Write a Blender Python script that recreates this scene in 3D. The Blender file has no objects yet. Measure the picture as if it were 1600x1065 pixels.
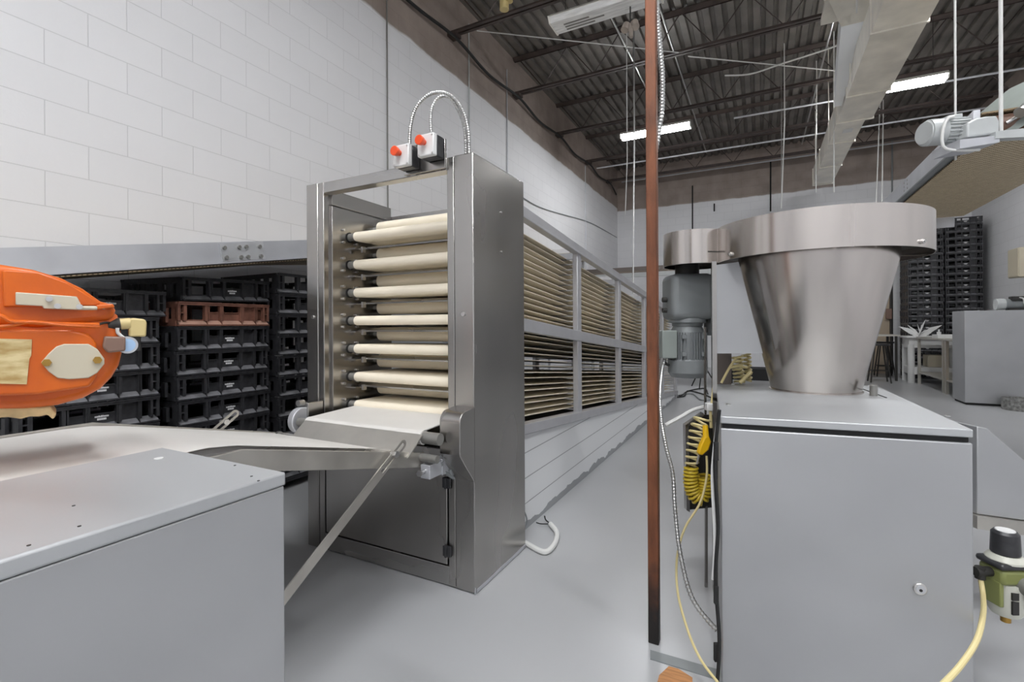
import bpy, math, random
from mathutils import Vector, Matrix
random.seed(7)
SC = bpy.context.scene
C = SC.collection
PI = math.pi
R_ = math.radians

# ------------------------------------------------------------------ camera
YAW, H, FPX, CU, CV = R_(27.3), 1.11, 750.0, 800.0, 509.0
ROLL = R_(0.3)
cd = bpy.data.cameras.new('camera')
cam = bpy.data.objects.new('camera', cd)
C.objects.link(cam)
cd.sensor_width = 36.0
cd.lens = FPX / 1600 * 36
cd.shift_y = -(532.5 - CV) / 1600
cd.clip_start = 0.02
cam.matrix_world = Matrix.Translation((0, 0, H)) @ Matrix.Rotation(YAW, 4, 'Z') @ Matrix.Rotation(PI / 2, 4, 'X') @ Matrix.Rotation(-ROLL, 4, 'Z')
SC.camera = cam

# ------------------------------------------------------------------ world, exposure
w = bpy.data.worlds.new('world')
SC.world = w
w.use_nodes = True
w.node_tree.nodes['Background'].inputs[0].default_value = (0.8, 0.9, 1, 1)
w.node_tree.nodes['Background'].inputs[1].default_value = 0.3
SC.view_settings.view_transform = 'Standard'
SC.view_settings.look = 'None'
SC.view_settings.exposure = 0.78
SC.view_settings.gamma = 1.0
LAMP = 46.0          # emission of a lit tube lens

# ------------------------------------------------------------------ geometry of the survey
Fx, Fy = -math.sin(YAW), math.cos(YAW)
Rx, Ry = math.cos(YAW), math.sin(YAW)

def LT(lat, t, z=0.0):
    """survey coordinates (sideways, ahead of the tripod) to world"""
    return Vector((Fx * t + Rx * lat, Fy * t + Ry * lat, z))

def ray(u, v):
    a, b = (u - CU) / FPX, (CV - v) / FPX
    c, s = math.cos(ROLL), math.sin(ROLL)
    return a * c + b * s, b * c - a * s

def at(u, v, t):
    a, b = ray(u, v)
    return LT(a * t, t, H + b * t)

def onz(u, v, z):
    a, b = ray(u, v)
    return at(u, v, (z - H) / b)

def ony(u, v, y):
    a, b = ray(u, v)
    return at(u, v, y / (Fy + Ry * a))

def onx(u, v, x):
    a, b = ray(u, v)
    return at(u, v, x / (Fx + Rx * a))

# ------------------------------------------------------------------ materials
def mat(name, col, rough=0.5, metal=0.0, noise=0.0, nscale=5.0, bump=0.0, bscale=40.0, stretch=None, emit=0.0, rvar=0.0, spec=0.5, col2=None, lo=0.35, hi=0.65):
    m = bpy.data.materials.new(name)
    m.use_nodes = True
    nt = m.node_tree
    N, L = nt.nodes, nt.links
    b = N['Principled BSDF']
    b.inputs['Base Color'].default_value = (*col, 1)
    b.inputs['Roughness'].default_value = rough
    b.inputs['Metallic'].default_value = metal
    b.inputs['Specular IOR Level'].default_value = spec
    if emit:
        b.inputs['Emission Color'].default_value = (0.965, 0.98, 1.0, 1)
        b.inputs['Emission Strength'].default_value = emit
    tc = N.new('ShaderNodeTexCoord')
    mp = N.new('ShaderNodeMapping')
    L.new(tc.outputs['Object'], mp.inputs['Vector'])
    if stretch:
        mp.inputs['Scale'].default_value = stretch
    if noise or rvar or col2:
        n = N.new('ShaderNodeTexNoise')
        n.inputs['Scale'].default_value = nscale
        n.inputs['Detail'].default_value = 2.5 if metal > 0.4 else 6
        if metal > 0.4:
            lo, hi = 0.2, 0.8
        L.new(mp.outputs['Vector'], n.inputs['Vector'])
        cr = N.new('ShaderNodeMapRange')
        cr.clamp = metal <= 0.4
        cr.inputs['From Min'].default_value = lo
        cr.inputs['From Max'].default_value = hi
        L.new(n.outputs['Fac'], cr.inputs['Value'])
        if noise or col2:
            mx = N.new('ShaderNodeMix')
            mx.data_type = 'RGBA'
            mx.inputs['A'].default_value = (*[c * (1 - noise) for c in col], 1)
            mx.inputs['B'].default_value = (*(col2 if col2 else [min(1, c * (1 + noise)) for c in col]), 1)
            L.new(cr.outputs['Result'], mx.inputs['Factor'])
            L.new(mx.outputs['Result'], b.inputs['Base Color'])
        if rvar:
            r = N.new('ShaderNodeMapRange')
            r.inputs['To Min'].default_value = max(0.02, rough - rvar)
            r.inputs['To Max'].default_value = rough + rvar
            L.new(cr.outputs['Result'], r.inputs['Value'])
            L.new(r.outputs['Result'], b.inputs['Roughness'])
    if bump:
        n2 = N.new('ShaderNodeTexNoise')
        n2.inputs['Scale'].default_value = bscale
        n2.inputs['Detail'].default_value = 4
        L.new(mp.outputs['Vector'], n2.inputs['Vector'])
        bp = N.new('ShaderNodeBump')
        bp.inputs['Strength'].default_value = bump
        bp.inputs['Distance'].default_value = 0.01
        L.new(n2.outputs['Fac'], bp.inputs['Height'])
        L.new(bp.outputs['Normal'], b.inputs['Normal'])
    return m

STEEL = mat('brushed_steel', (0.40, 0.385, 0.37), 0.25, 1.0, 0.10, 1.6, 0, 60, (2.2, 2.2, 0.7), rvar=0.05)
STEELH = mat('brushed_steel_across', (0.42, 0.41, 0.40), 0.27, 1.0, 0.07, 2.0, 0, 60, (0.8, 0.8, 5), rvar=0.05)
HOPST = mat('spun_steel', (0.56, 0.52, 0.49), 0.22, 1.0, 0.13, 2.0, 0.0, 60, (5, 5, 0.06), rvar=0.09)  # vertical colour streaks imitate reflected bands of light on cone and rim
SATIN = mat('satin_steel_panel', (0.44, 0.445, 0.455), 0.5, 0.7, 0.12, 2.0, 0.0, 30, (1, 1, 1.3), rvar=0.06)
SATIN_TOP = mat('smudged_steel_top', (0.46, 0.47, 0.48), 0.48, 0.5, 0.08, 3.0, 0.0, 30, (1, 2.0, 1), rvar=0.10)
GALV = mat('galvanised_steel', (0.50, 0.48, 0.44), 0.42, 0.85, 0.14, 9, 0.02, 30, rvar=0.08)
ALU = mat('dull_aluminium', (0.58, 0.59, 0.62), 0.48, 0.6, 0.08, 6, 0.02, 40)
RACKM = mat('painted_rack_steel', (0.52, 0.52, 0.54), 0.42, 0.55, 0.08, 7, 0.02, 40)
BOLT = mat('bolt_steel', (0.62, 0.61, 0.6), 0.28, 1.0)
DARKM = mat('dark_metal', (0.05, 0.048, 0.045), 0.5, 0.6, 0.2, 8)
BLACK = mat('black_plastic', (0.030, 0.030, 0.033), 0.33, 0, 0.3, 30, 0.1, 60)
BLACKR = mat('matt_black', (0.01, 0.01, 0.01), 0.7)
BROWNT = mat('brown_plastic', (0.17, 0.075, 0.052), 0.42, 0, 0.25, 20, 0.1, 60)
LEDGE = mat('ledge_highlight_black', (0.15, 0.15, 0.16), 0.45, 0, 0.5, 9)  # light caught on the tray ledges, painted in as a paler grey
LEDGEB = mat('ledge_highlight_brown', (0.42, 0.25, 0.19), 0.5, 0, 0.2, 9)  # the same painted ledge highlight for the brown tray
DUCTM = mat('duct_sheet', (0.78, 0.75, 0.68), 0.4, 0.2, 0.12, 3.0, 0, 0, rvar=0.06)
LGREYB = mat('lamplit_sheet', (0.86, 0.88, 0.90), 0.35, 0.15)  # paler than the duct: lamp glow painted into the branch colour
LOGOW = mat('printed_white', (0.75, 0.75, 0.75), 0.6)
BELT = mat('cream_belt', (0.88, 0.80, 0.65), 0.48, 0, 0.05, 3, 0.03, 90)
BELTT = mat('tan_belt', (0.58, 0.49, 0.36), 0.7, 0, 0.10, 4, 0.05, 120)
WBELT = mat('floury_belt', (0.66, 0.64, 0.61), 0.55, 0, 0.05, 2.5, 0.04, 90)
CAPG = mat('grey_roller_cap', (0.24, 0.235, 0.22), 0.4, 0.4)
ORANGE = mat('orange_enamel', (0.66, 0.125, 0.004), 0.4, 0, 0.05, 4, 0.05, 60, col2=(0.42, 0.06, 0.005), lo=0.45, hi=0.85, rvar=0.08)
GREYP = mat('grey_machine_paint', (0.23, 0.245, 0.25), 0.42, 0.1, 0.07, 6, 0.03, 50)
GREYF = mat('grey_green_paint', (0.27, 0.30, 0.28), 0.45, 0.1, 0.07, 6, 0.03, 50)
LGREY = mat('light_grey_paint', (0.50, 0.52, 0.52), 0.4, 0.1, 0.06, 6, 0.03, 50)
RUST = mat('red_oxide_steel', (0.165, 0.055, 0.022), 0.45, 0.15, 0.3, 9, 0.15, 60, (4, 4, 0.8), rvar=0.1)
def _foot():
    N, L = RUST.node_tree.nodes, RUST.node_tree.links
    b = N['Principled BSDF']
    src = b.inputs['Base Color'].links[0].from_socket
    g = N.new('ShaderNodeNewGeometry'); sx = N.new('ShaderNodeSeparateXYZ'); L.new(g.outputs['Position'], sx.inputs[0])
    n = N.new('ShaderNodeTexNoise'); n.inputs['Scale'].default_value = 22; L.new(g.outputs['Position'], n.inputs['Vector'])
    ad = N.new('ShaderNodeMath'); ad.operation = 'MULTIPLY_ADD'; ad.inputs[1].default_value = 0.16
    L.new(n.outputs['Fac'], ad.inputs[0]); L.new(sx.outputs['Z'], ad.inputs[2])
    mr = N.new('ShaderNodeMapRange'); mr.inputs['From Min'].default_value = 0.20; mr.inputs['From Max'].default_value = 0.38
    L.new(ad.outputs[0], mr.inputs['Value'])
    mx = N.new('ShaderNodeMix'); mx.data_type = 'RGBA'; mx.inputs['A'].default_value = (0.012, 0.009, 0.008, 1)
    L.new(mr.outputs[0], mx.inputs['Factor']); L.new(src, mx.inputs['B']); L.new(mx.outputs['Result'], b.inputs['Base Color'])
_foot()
CEILM = mat('sooty_deck', (0.17, 0.155, 0.14), 0.5, 0.25, 0.25, 2.2, 0.05, 20)
JOISTM = mat('dark_joist_paint', (0.062, 0.045, 0.04), 0.5, 0.2, 0.25, 5)
CORRUG = mat('zinc_conduit', (0.55, 0.55, 0.54), 0.32, 0.9)
CABW = mat('white_pvc', (0.68, 0.68, 0.66), 0.5)
YEL = mat('yellow_hose', (0.62, 0.45, 0.03), 0.4)
YELP = mat('pale_yellow_hose', (0.66, 0.56, 0.28), 0.42)
YELB = mat('bright_yellow_plastic', (0.85, 0.50, 0.005), 0.35)
REDB = mat('orange_red_button', (0.75, 0.07, 0.01), 0.3)
BEIGE = mat('beige_enamel', (0.52, 0.47, 0.36), 0.5)
CREAMP = mat('cream_plastic', (0.60, 0.48, 0.22), 0.45)
WHITEP = mat('white_plastic', (0.68, 0.68, 0.67), 0.4)
LITLENS = mat('lit_lens', (0.9, 0.9, 0.9), 0.4, emit=LAMP)
OFFLENS = mat('unlit_lens', (0.85, 0.85, 0.84), 0.22, 0, 0.15, 4, 0, 0, (1, 8, 1))
FIXT = mat('white_fixture_body', (0.80, 0.78, 0.72), 0.4)
PLYW = mat('plywood', (0.42, 0.2, 0.08), 0.7, 0, 0.3, 8, 0.1, 40, (1, 8, 1))
CARD = mat('kraft_cardboard', (0.42, 0.24, 0.07), 0.75, 0, 0.08, 8)
DOUGH = mat('dried_dough', (0.62, 0.46, 0.24), 0.8, 0, 0.3, 14, 0.6, 30)
LABELM = mat('aged_yellow_label', (0.55, 0.36, 0.12), 0.6, 0, 0.3, 18, 0, 0, (1, 1, 3), col2=(0.66, 0.55, 0.30))
DIAL = mat('pale_blue_cap', (0.38, 0.55, 0.78), 0.35)
OLIVE = mat('olive_glass_body', (0.22, 0.24, 0.08), 0.3)
PALEB = mat('pale_bowl', (0.55, 0.55, 0.48), 0.3)
BRASS = mat('brass', (0.45, 0.27, 0.07), 0.35, 1)
TABLET = mat('table_top_steel', (0.55, 0.53, 0.48), 0.4, 0.5)
DOORT = mat('tan_door_paint', (0.42, 0.34, 0.25), 0.6)
RUBBER = mat('galvanised_drum', (0.25, 0.25, 0.24), 0.6, 0.3, 0.4, 30)
BROWNP = mat('brown_bracket', (0.20, 0.12, 0.09), 0.5)
BROWNF = mat('grimy_lamp_body', (0.34, 0.29, 0.25), 0.5)
BROWNB = mat('dull_brown_beam', (0.16, 0.135, 0.12), 0.5, 0.2)
SPLM = mat('bright_splice_steel', (0.66, 0.67, 0.69), 0.4, 0.7, 0.05, 6)

def block_mat(name, axis, paint_z, split=True):
    """painted concrete block; bare brown block above the paint line"""
    m = bpy.data.materials.new(name)
    m.use_nodes = True
    N, L = m.node_tree.nodes, m.node_tree.links
    b = N['Principled BSDF']
    g = N.new('ShaderNodeNewGeometry')
    sx = N.new('ShaderNodeSeparateXYZ')
    L.new(g.outputs['Position'], sx.inputs[0])
    cb = N.new('ShaderNodeCombineXYZ')
    L.new(sx.outputs['Y' if axis == 'y' else 'X'], cb.inputs[0])
    L.new(sx.outputs['Z'], cb.inputs[1])
    br = N.new('ShaderNodeTexBrick')
    br.offset = 0.5
    br.inputs['Scale'].default_value = 1.0
    br.inputs['Brick Width'].default_value = 0.4
    br.inputs['Row Height'].default_value = 0.2
    br.inputs['Mortar Size'].default_value = 0.0030
    br.inputs['Mortar Smooth'].default_value = 0.5
    br.inputs['Color1'].default_value = (1, 1, 1, 1)
    br.inputs['Color2'].default_value = (0.975, 0.975, 0.975, 1)
    br.inputs['Mortar'].default_value = (0.80, 0.80, 0.80, 1)
    L.new(cb.outputs[0], br.inputs['Vector'])
    no = N.new('ShaderNodeTexNoise')
    no.inputs['Scale'].default_value = 2.0
    no.inputs['Detail'].default_value = 8
    L.new(g.outputs['Position'], no.inputs['Vector'])
    # paint line with a ragged edge
    add = N.new('ShaderNodeMath'); add.operation = 'MULTIPLY_ADD'
    add.inputs[1].default_value = 0.10
    L.new(no.outputs['Fac'], add.inputs[0]); L.new(sx.outputs['Z'], add.inputs[2])
    st = N.new('ShaderNodeMapRange')
    st.inputs['From Min'].default_value = paint_z + 0.04
    st.inputs['From Max'].default_value = paint_z + 0.07
    L.new(add.outputs[0], st.inputs['Value'])
    wh = N.new('ShaderNodeMix'); wh.data_type = 'RGBA'
    wh.inputs['A'].default_value = (0.74, 0.74, 0.755, 1)
    wh.inputs['B'].default_value = (0.80, 0.80, 0.815, 1)
    L.new(no.outputs['Fac'], wh.inputs['Factor'])
    bn = N.new('ShaderNodeMix'); bn.data_type = 'RGBA'
    bn.inputs['A'].default_value = (0.20, 0.16, 0.14, 1)
    bn.inputs['B'].default_value = (0.44, 0.365, 0.32, 1)
    n3 = N.new('ShaderNodeTexNoise'); n3.inputs['Scale'].default_value = 3.5; n3.inputs['Detail'].default_value = 10
    L.new(g.outputs['Position'], n3.inputs['Vector'])
    L.new(n3.outputs['Fac'], bn.inputs['Factor'])
    mx = N.new('ShaderNodeMix'); mx.data_type = 'RGBA'
    L.new(st.outputs[0], mx.inputs['Factor'])
    L.new(wh.outputs['Result'], mx.inputs['A']); L.new(bn.outputs['Result'], mx.inputs['B'])
    mu = N.new('ShaderNodeMix'); mu.data_type = 'RGBA'; mu.blend_type = 'MULTIPLY'
    mu.inputs['Factor'].default_value = 1.0
    L.new(mx.outputs['Result'], mu.inputs['A']); L.new(br.outputs['Color'], mu.inputs['B'])
    L.new(mu.outputs['Result'], b.inputs['Base Color'])
    b.inputs['Roughness'].default_value = 0.62
    inv = N.new('ShaderNodeMath'); inv.operation = 'SUBTRACT'; inv.inputs[0].default_value = 1.0
    L.new(br.outputs['Fac'], inv.inputs[1])
    n4 = N.new('ShaderNodeTexNoise'); n4.inputs['Scale'].default_value = 45
    L.new(g.outputs['Position'], n4.inputs['Vector'])
    ad = N.new('ShaderNodeMath'); ad.operation = 'MULTIPLY_ADD'; ad.inputs[1].default_value = 0.25
    L.new(n4.outputs['Fac'], ad.inputs[0]); L.new(inv.outputs[0], ad.inputs[2])
    bp = N.new('ShaderNodeBump'); bp.inputs['Strength'].default_value = 0.45; bp.inputs['Distance'].default_value = 0.006
    L.new(ad.outputs[0], bp.inputs['Height']); L.new(bp.outputs[0], b.inputs['Normal'])
    return m

WALL_Y = block_mat('painted_block_long', 'y', 4.42)
WALL_X = block_mat('painted_block_cross', 'x', 4.33)

def floor_mat():
    m = mat('grey_floor_paint', (0.33, 0.335, 0.35), 0.30, 0, 0.0, 1.0, 0.0, 12)
    N, L = m.node_tree.nodes, m.node_tree.links
    b = N['Principled BSDF']
    g = N.new('ShaderNodeNewGeometry')
    n = N.new('ShaderNodeTexNoise'); n.inputs['Scale'].default_value = 0.9; n.inputs['Detail'].default_value = 2; n.inputs['Roughness'].default_value = 0.5
    L.new(g.outputs['Position'], n.inputs['Vector'])
    mr = N.new('ShaderNodeMapRange'); mr.inputs['From Min'].default_value = 0.15; mr.inputs['From Max'].default_value = 0.85
    L.new(n.outputs['Fac'], mr.inputs['Value'])
    mx = N.new('ShaderNodeMix'); mx.data_type = 'RGBA'
    mx.inputs['A'].default_value = (0.36, 0.365, 0.375, 1); mx.inputs['B'].default_value = (0.45, 0.455, 0.465, 1)
    L.new(mr.outputs[0], mx.inputs['Factor']); L.new(mx.outputs['Result'], b.inputs['Base Color'])
    mr.clamp = False
    b.inputs['Roughness'].default_value = 0.3
    return m
FLOORM = floor_mat()

def slat_mat():
    """white boards with horizontal grooves and a bare grey foot"""
    m = mat('white_boards', (0.72, 0.73, 0.74), 0.5)
    N, L = m.node_tree.nodes, m.node_tree.links
    b = N['Principled BSDF']
    g = N.new('ShaderNodeNewGeometry'); sx = N.new('ShaderNodeSeparateXYZ'); L.new(g.outputs['Position'], sx.inputs[0])
    md = N.new('ShaderNodeMath'); md.operation = 'MODULO'; md.inputs[1].default_value = 0.138
    L.new(sx.outputs['Z'], md.inputs[0])
    lt = N.new('ShaderNodeMath'); lt.operation = 'LESS_THAN'; lt.inputs[1].default_value = 0.006
    L.new(md.outputs[0], lt.inputs[0])
    mx = N.new('ShaderNodeMix'); mx.data_type = 'RGBA'
    mx.inputs['A'].default_value = (0.72, 0.73, 0.74, 1); mx.inputs['B'].default_value = (0.33, 0.34, 0.35, 1)
    L.new(lt.outputs[0], mx.inputs['Factor'])
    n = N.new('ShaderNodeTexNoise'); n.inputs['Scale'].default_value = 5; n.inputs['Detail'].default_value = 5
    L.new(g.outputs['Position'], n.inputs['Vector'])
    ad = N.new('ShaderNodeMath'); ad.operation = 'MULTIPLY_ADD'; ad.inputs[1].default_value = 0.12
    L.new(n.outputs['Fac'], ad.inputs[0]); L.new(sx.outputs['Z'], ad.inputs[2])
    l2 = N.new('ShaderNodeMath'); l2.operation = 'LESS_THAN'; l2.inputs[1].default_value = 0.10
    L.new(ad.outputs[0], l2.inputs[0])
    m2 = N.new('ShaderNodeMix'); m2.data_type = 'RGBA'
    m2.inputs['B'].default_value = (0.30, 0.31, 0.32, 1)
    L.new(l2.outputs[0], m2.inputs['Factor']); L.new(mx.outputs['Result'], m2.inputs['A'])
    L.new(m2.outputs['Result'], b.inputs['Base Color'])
    bp = N.new('ShaderNodeBump'); bp.invert = True; bp.inputs['Strength'].default_value = 0.5; bp.inputs['Distance'].default_value = 0.01
    L.new(lt.outputs[0], bp.inputs['Height']); L.new(bp.outputs[0], b.inputs['Normal'])
    return m
BOARDS = slat_mat()

def mesh_mat():
    """woven wire conveyor belting"""
    m = mat('woven_wire_belt', (0.50, 0.40, 0.25), 0.5, 0.3)
    N, L = m.node_tree.nodes, m.node_tree.links
    b = N['Principled BSDF']
    g = N.new('ShaderNodeNewGeometry')
    br = N.new('ShaderNodeTexBrick')
    br.inputs['Scale'].default_value = 1
    br.inputs['Brick Width'].default_value = 0.034
    br.inputs['Row Height'].default_value = 0.020
    br.inputs['Mortar Size'].default_value = 0.0040
    br.inputs['Color1'].default_value = (0.86, 0.73, 0.50, 1)
    br.inputs['Color2'].default_value = (0.68, 0.56, 0.37, 1)
    br.inputs['Mortar'].default_value = (0.26, 0.19, 0.11, 1)
    L.new(g.outputs['Position'], br.inputs['Vector'])
    L.new(br.outputs['Color'], b.inputs['Base Color'])
    bp = N.new('ShaderNodeBump'); bp.invert = True; bp.inputs['Strength'].default_value = 0.7; bp.inputs['Distance'].default_value = 0.006
    L.new(br.outputs['Fac'], bp.inputs['Height']); L.new(bp.outputs[0], b.inputs['Normal'])
    return m
WIREB = mesh_mat()

# ------------------------------------------------------------------ mesh helpers
class MB:
    def __init__(s):
        s.v, s.f = [], []
    def add(s, vs, fs):
        o = len(s.v)
        s.v += [Vector(q) for q in vs]
        s.f += [tuple(i + o for i in f) for f in fs]
        return s
    def box(s, x0, x1, y0, y1, z0, z1):
        return s.add([(x0, y0, z0), (x1, y0, z0), (x1, y1, z0), (x0, y1, z0), (x0, y0, z1), (x1, y0, z1), (x1, y1, z1), (x0, y1, z1)],
                     [(0, 3, 2, 1), (4, 5, 6, 7), (0, 1, 5, 4), (1, 2, 6, 5), (2, 3, 7, 6), (3, 0, 4, 7)])
    def prism(s, poly, d):
        """polygon (3-D points, in order) pushed along vector d"""
        n = len(poly)
        d = Vector(d)
        p = [Vector(q) for q in poly]
        nn = Vector((0, 0, 0))
        for i in range(n):
            nn += p[i].cross(p[(i + 1) % n])
        if nn.dot(d) > 0:
            p.reverse()
        return s.add(p + [q + d for q in p], [tuple(range(n)), tuple(range(2 * n - 1, n - 1, -1))] + [(i, i + n, (i + 1) % n + n, (i + 1) % n) for i in range(n)])
    def cyl(s, a, b, r, r2=None, n=20, caps=True):
        a, b = Vector(a), Vector(b)
        r2 = r if r2 is None else r2
        d = (b - a).normalized()
        up = Vector((0, 0, 1)) if abs(d.z) < 0.9 else Vector((1, 0, 0))
        x = d.cross(up).normalized(); y = d.cross(x).normalized()
        vs = [a + (x * math.cos(2 * PI * i / n) + y * math.sin(2 * PI * i / n)) * r for i in range(n)]
        vs += [b + (x * math.cos(2 * PI * i / n) + y * math.sin(2 * PI * i / n)) * r2 for i in range(n)]
        fs = [(i, (i + 1) % n, (i + 1) % n + n, i + n) for i in range(n)]
        if caps:
            fs += [tuple(range(n - 1, -1, -1)), tuple(range(n, 2 * n))]
        return s.add(vs, fs)
    def lathe(s, c, prof, n=48):
        """prof: list of (r, z) about a vertical axis at c"""
        c = Vector(c)
        vs, fs = [], []
        for r, z in prof:
            for i in range(n):
                vs.append(c + Vector((r * math.cos(2 * PI * i / n), r * math.sin(2 * PI * i / n), z)))
        for k in range(len(prof) - 1):
            for i in range(n):
                j = (i + 1) % n
                fs.append((k * n + i, k * n + j, (k + 1) * n + j, (k + 1) * n + i))
        return s.add(vs, fs)
    def tube(s, pts, r, n=8, smooth=True, ribs=0):
        pts = [Vector(p) for p in pts]
        if smooth:
            pts = spline(pts)
        if ribs:
            pts = resample(pts, ribs)
        rings = []
        d = (pts[1] - pts[0]).normalized()
        up = Vector((0, 0, 1)) if abs(d.z) < 0.9 else Vector((1, 0, 0))
        x = d.cross(up).normalized()
        vs, fs = [], []
        for k, p in enumerate(pts):
            a = pts[max(0, k - 1)]; b = pts[min(len(pts) - 1, k + 1)]
            d = (b - a).normalized()
            x = (x - d * x.dot(d)).normalized()
            y = d.cross(x)
            rr = r * (0.74 if (ribs and k % 2) else 1)
            vs += [p + (x * math.cos(2 * PI * i / n) + y * math.sin(2 * PI * i / n)) * rr for i in range(n)]
        for k in range(len(pts) - 1):
            for i in range(n):
                j = (i + 1) % n
                fs.append((k * n + i, k * n + j, (k + 1) * n + j, (k + 1) * n + i))
        fs += [tuple(range(n - 1, -1, -1)), tuple(range((len(pts) - 1) * n, len(pts) * n))]
        return s.add(vs, fs)
    def bar(s, a, b, w, h, side=None):
        """rectangular bar from a to b; w across, h in the other direction"""
        a, b = Vector(a), Vector(b)
        d = (b - a).normalized()
        up = Vector((0, 0, 1)) if abs(d.z) < 0.95 else Vector((0, 1, 0))
        x = Vector(side).normalized() if side else d.cross(up).normalized()
        y = x.cross(d).normalized()
        q = [x * (w / 2 * i) + y * (h / 2 * j) for i, j in ((-1, -1), (1, -1), (1, 1), (-1, 1))]
        return s.add([a + c for c in q] + [b + c for c in q], [(3, 2, 1, 0), (4, 5, 6, 7), (0, 1, 5, 4), (1, 2, 6, 5), (2, 3, 7, 6), (3, 0, 4, 7)])
    def build(s, name, m, parent=None, org=None, bevel=0.0, sharp=35, seg=2):
        if parent is not None:
            o0 = worldloc(parent)
            org = Vector(org) if org is not None else o0
        elif org is None:
            xs = [q.x for q in s.v]; ys = [q.y for q in s.v]; zs = [q.z for q in s.v]
            org = Vector(((min(xs) + max(xs)) / 2, (min(ys) + max(ys)) / 2, min(zs)))
        else:
            org = Vector(org)
        me = bpy.data.meshes.new(name)
        me.from_pydata([q - org for q in s.v], [], s.f)
        me.materials.append(m)
        me.polygons.foreach_set('use_smooth', [True] * len(me.polygons))
        me.set_sharp_from_angle(angle=R_(sharp))
        me.update()
        o = bpy.data.objects.new(name, me)
        C.objects.link(o)
        if parent is not None:
            o.parent = parent
            o.location = org - worldloc(parent)
        else:
            o.location = org
        if bevel:
            bv = o.modifiers.new('bevel', 'BEVEL')
            bv.width = bevel; bv.segments = seg; bv.limit_method = 'ANGLE'; bv.angle_limit = R_(40)
        return o

def worldloc(o):
    v = Vector(o.location)
    while o.parent:
        o = o.parent
        v += Vector(o.location)
    return v

def spline(p, k=8):
    out = []
    n = len(p)
    for i in range(n - 1):
        p0, p1, p2, p3 = p[max(0, i - 1)], p[i], p[i + 1], p[min(n - 1, i + 2)]
        for j in range(k):
            t = j / k
            out.append(0.5 * ((2 * p1) + (p2 - p0) * t + (2 * p0 - 5 * p1 + 4 * p2 - p3) * t * t + (3 * p1 - p0 - 3 * p2 + p3) * t ** 3))
    out.append(p[-1])
    return out

def resample(p, step):
    out = [p[0]]
    acc = 0
    for a, b in zip(p, p[1:]):
        L = (b - a).length
        while acc + L >= step and L > 1e-9:
            f = (step - acc) / L
            a = a + (b - a) * f
            out.append(a.copy())
            L = (b - a).length
            acc = 0
        acc += L
    return out

def tag(o, label, cat, group=None, kind=None):
    o['label'] = label; o['category'] = cat
    if group: o['group'] = group
    if kind: o['kind'] = kind
    return o

def thing(name, loc, label, cat, group=None):
    e = bpy.data.objects.new(name, None)
    C.objects.link(e)
    e.location = loc
    e.empty_display_size = 0.1
    return tag(e, label, cat, group)

def struct(name, mb, m, bevel=0.0, org=None):
    o = mb.build(name, m, bevel=bevel, org=org)
    o['kind'] = 'structure'
    return o

def copy_tree(o, parent=None):
    c = o.copy(); C.objects.link(c)
    if parent: c.parent = parent
    for ch in o.children:
        copy_tree(ch, c)
    return c

# ================================================================== THE ROOM
XL, XR, YF, YB, ZC = -3.58, 4.0, -4.5, 13.5, 5.5
struct('floor', MB().box(XL, XR, YF, YB, -0.1, 0), FLOORM)
struct('wall_left', MB().box(XL - 0.2, XL, YF, YB + 0.2, 0, 5.9), WALL_Y)
struct('wall_right', MB().box(XR, XR + 0.2, YF, YB + 0.2, 0, 5.9), WALL_Y)
struct('wall_back', MB().box(XL, XR, YB, YB + 0.2, 0, 5.9), WALL_X)
struct('wall_front', MB().box(XL, XR, YF - 0.2, YF, 0, 5.9), WALL_X)

def deck():
    mb = MB()
    prof = []
    x = XL
    while x < XR:
        prof += [(x, ZC), (x + 0.085, ZC), (x + 0.10, ZC + 0.045), (x + 0.145, ZC + 0.045), (x + 0.16, ZC)]
        x += 0.16
    vs = []
    for px, pz in prof:
        px = min(px, XR)
        vs += [(px, YF, pz), (px, YB, pz)]
    fs = [(2 * i, 2 * i + 1, 2 * i + 3, 2 * i + 2) for i in range(len(prof) - 1)]
    mb.add(vs, fs)
    mb.box(XL, XR, YF, YB, ZC + 0.10, ZC + 0.2)
    return mb
struct('ceiling', deck(), CEILM)

# roof joists ------------------------------------------------------------------
ordn = ['nearest', 'second nearest', 'third', 'fourth', 'fifth', 'farthest']
for k, yj in enumerate([3.40, 5.21, 7.05, 8.90, 10.72, 12.42]):
    j = thing('roof_joist', (0, yj, 4.90), '%s dark open-web steel joist crossing under the sooty roof deck, counted from the camera' % ordn[k], 'roof joist', 'open-web joists under the roof deck')
    for s in (-1, 1):
        MB().prism([(XL + 0.01, yj + s * 0.012, 4.90), (XL + 0.01, yj + s * 0.055, 4.90), (XL + 0.01, yj + s * 0.055, 4.907), (XL + 0.01, yj + s * 0.02, 4.907), (XL + 0.01, yj + s * 0.02, 4.95), (XL + 0.01, yj + s * 0.012, 4.95)], (XR - XL - 0.02, 0, 0)).build('bottom_chord', JOISTM, j)
        MB().prism([(XL + 0.01, yj + s * 0.012, 5.44), (XL + 0.01, yj + s * 0.06, 5.485), (XL + 0.01, yj + s * 0.06, 5.495), (XL + 0.01, yj + s * 0.012, 5.495)], (XR - XL - 0.02, 0, 0)).build('top_chord', JOISTM, j)
    pts = []
    x = XL + 0.1; up = True
    while x < XR - 0.1:
        pts.append((x, yj, 5.47 if up else 4.92)); up = not up; x += 0.42
    MB().tube(pts, 0.011, 6, smooth=False).build('web', JOISTM, j)
    MB().box(XL + 0.005, XL + 0.13, yj - 0.07, yj + 0.07, 4.86, 4.90).build('bearing_plate', JOISTM, j)

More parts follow.
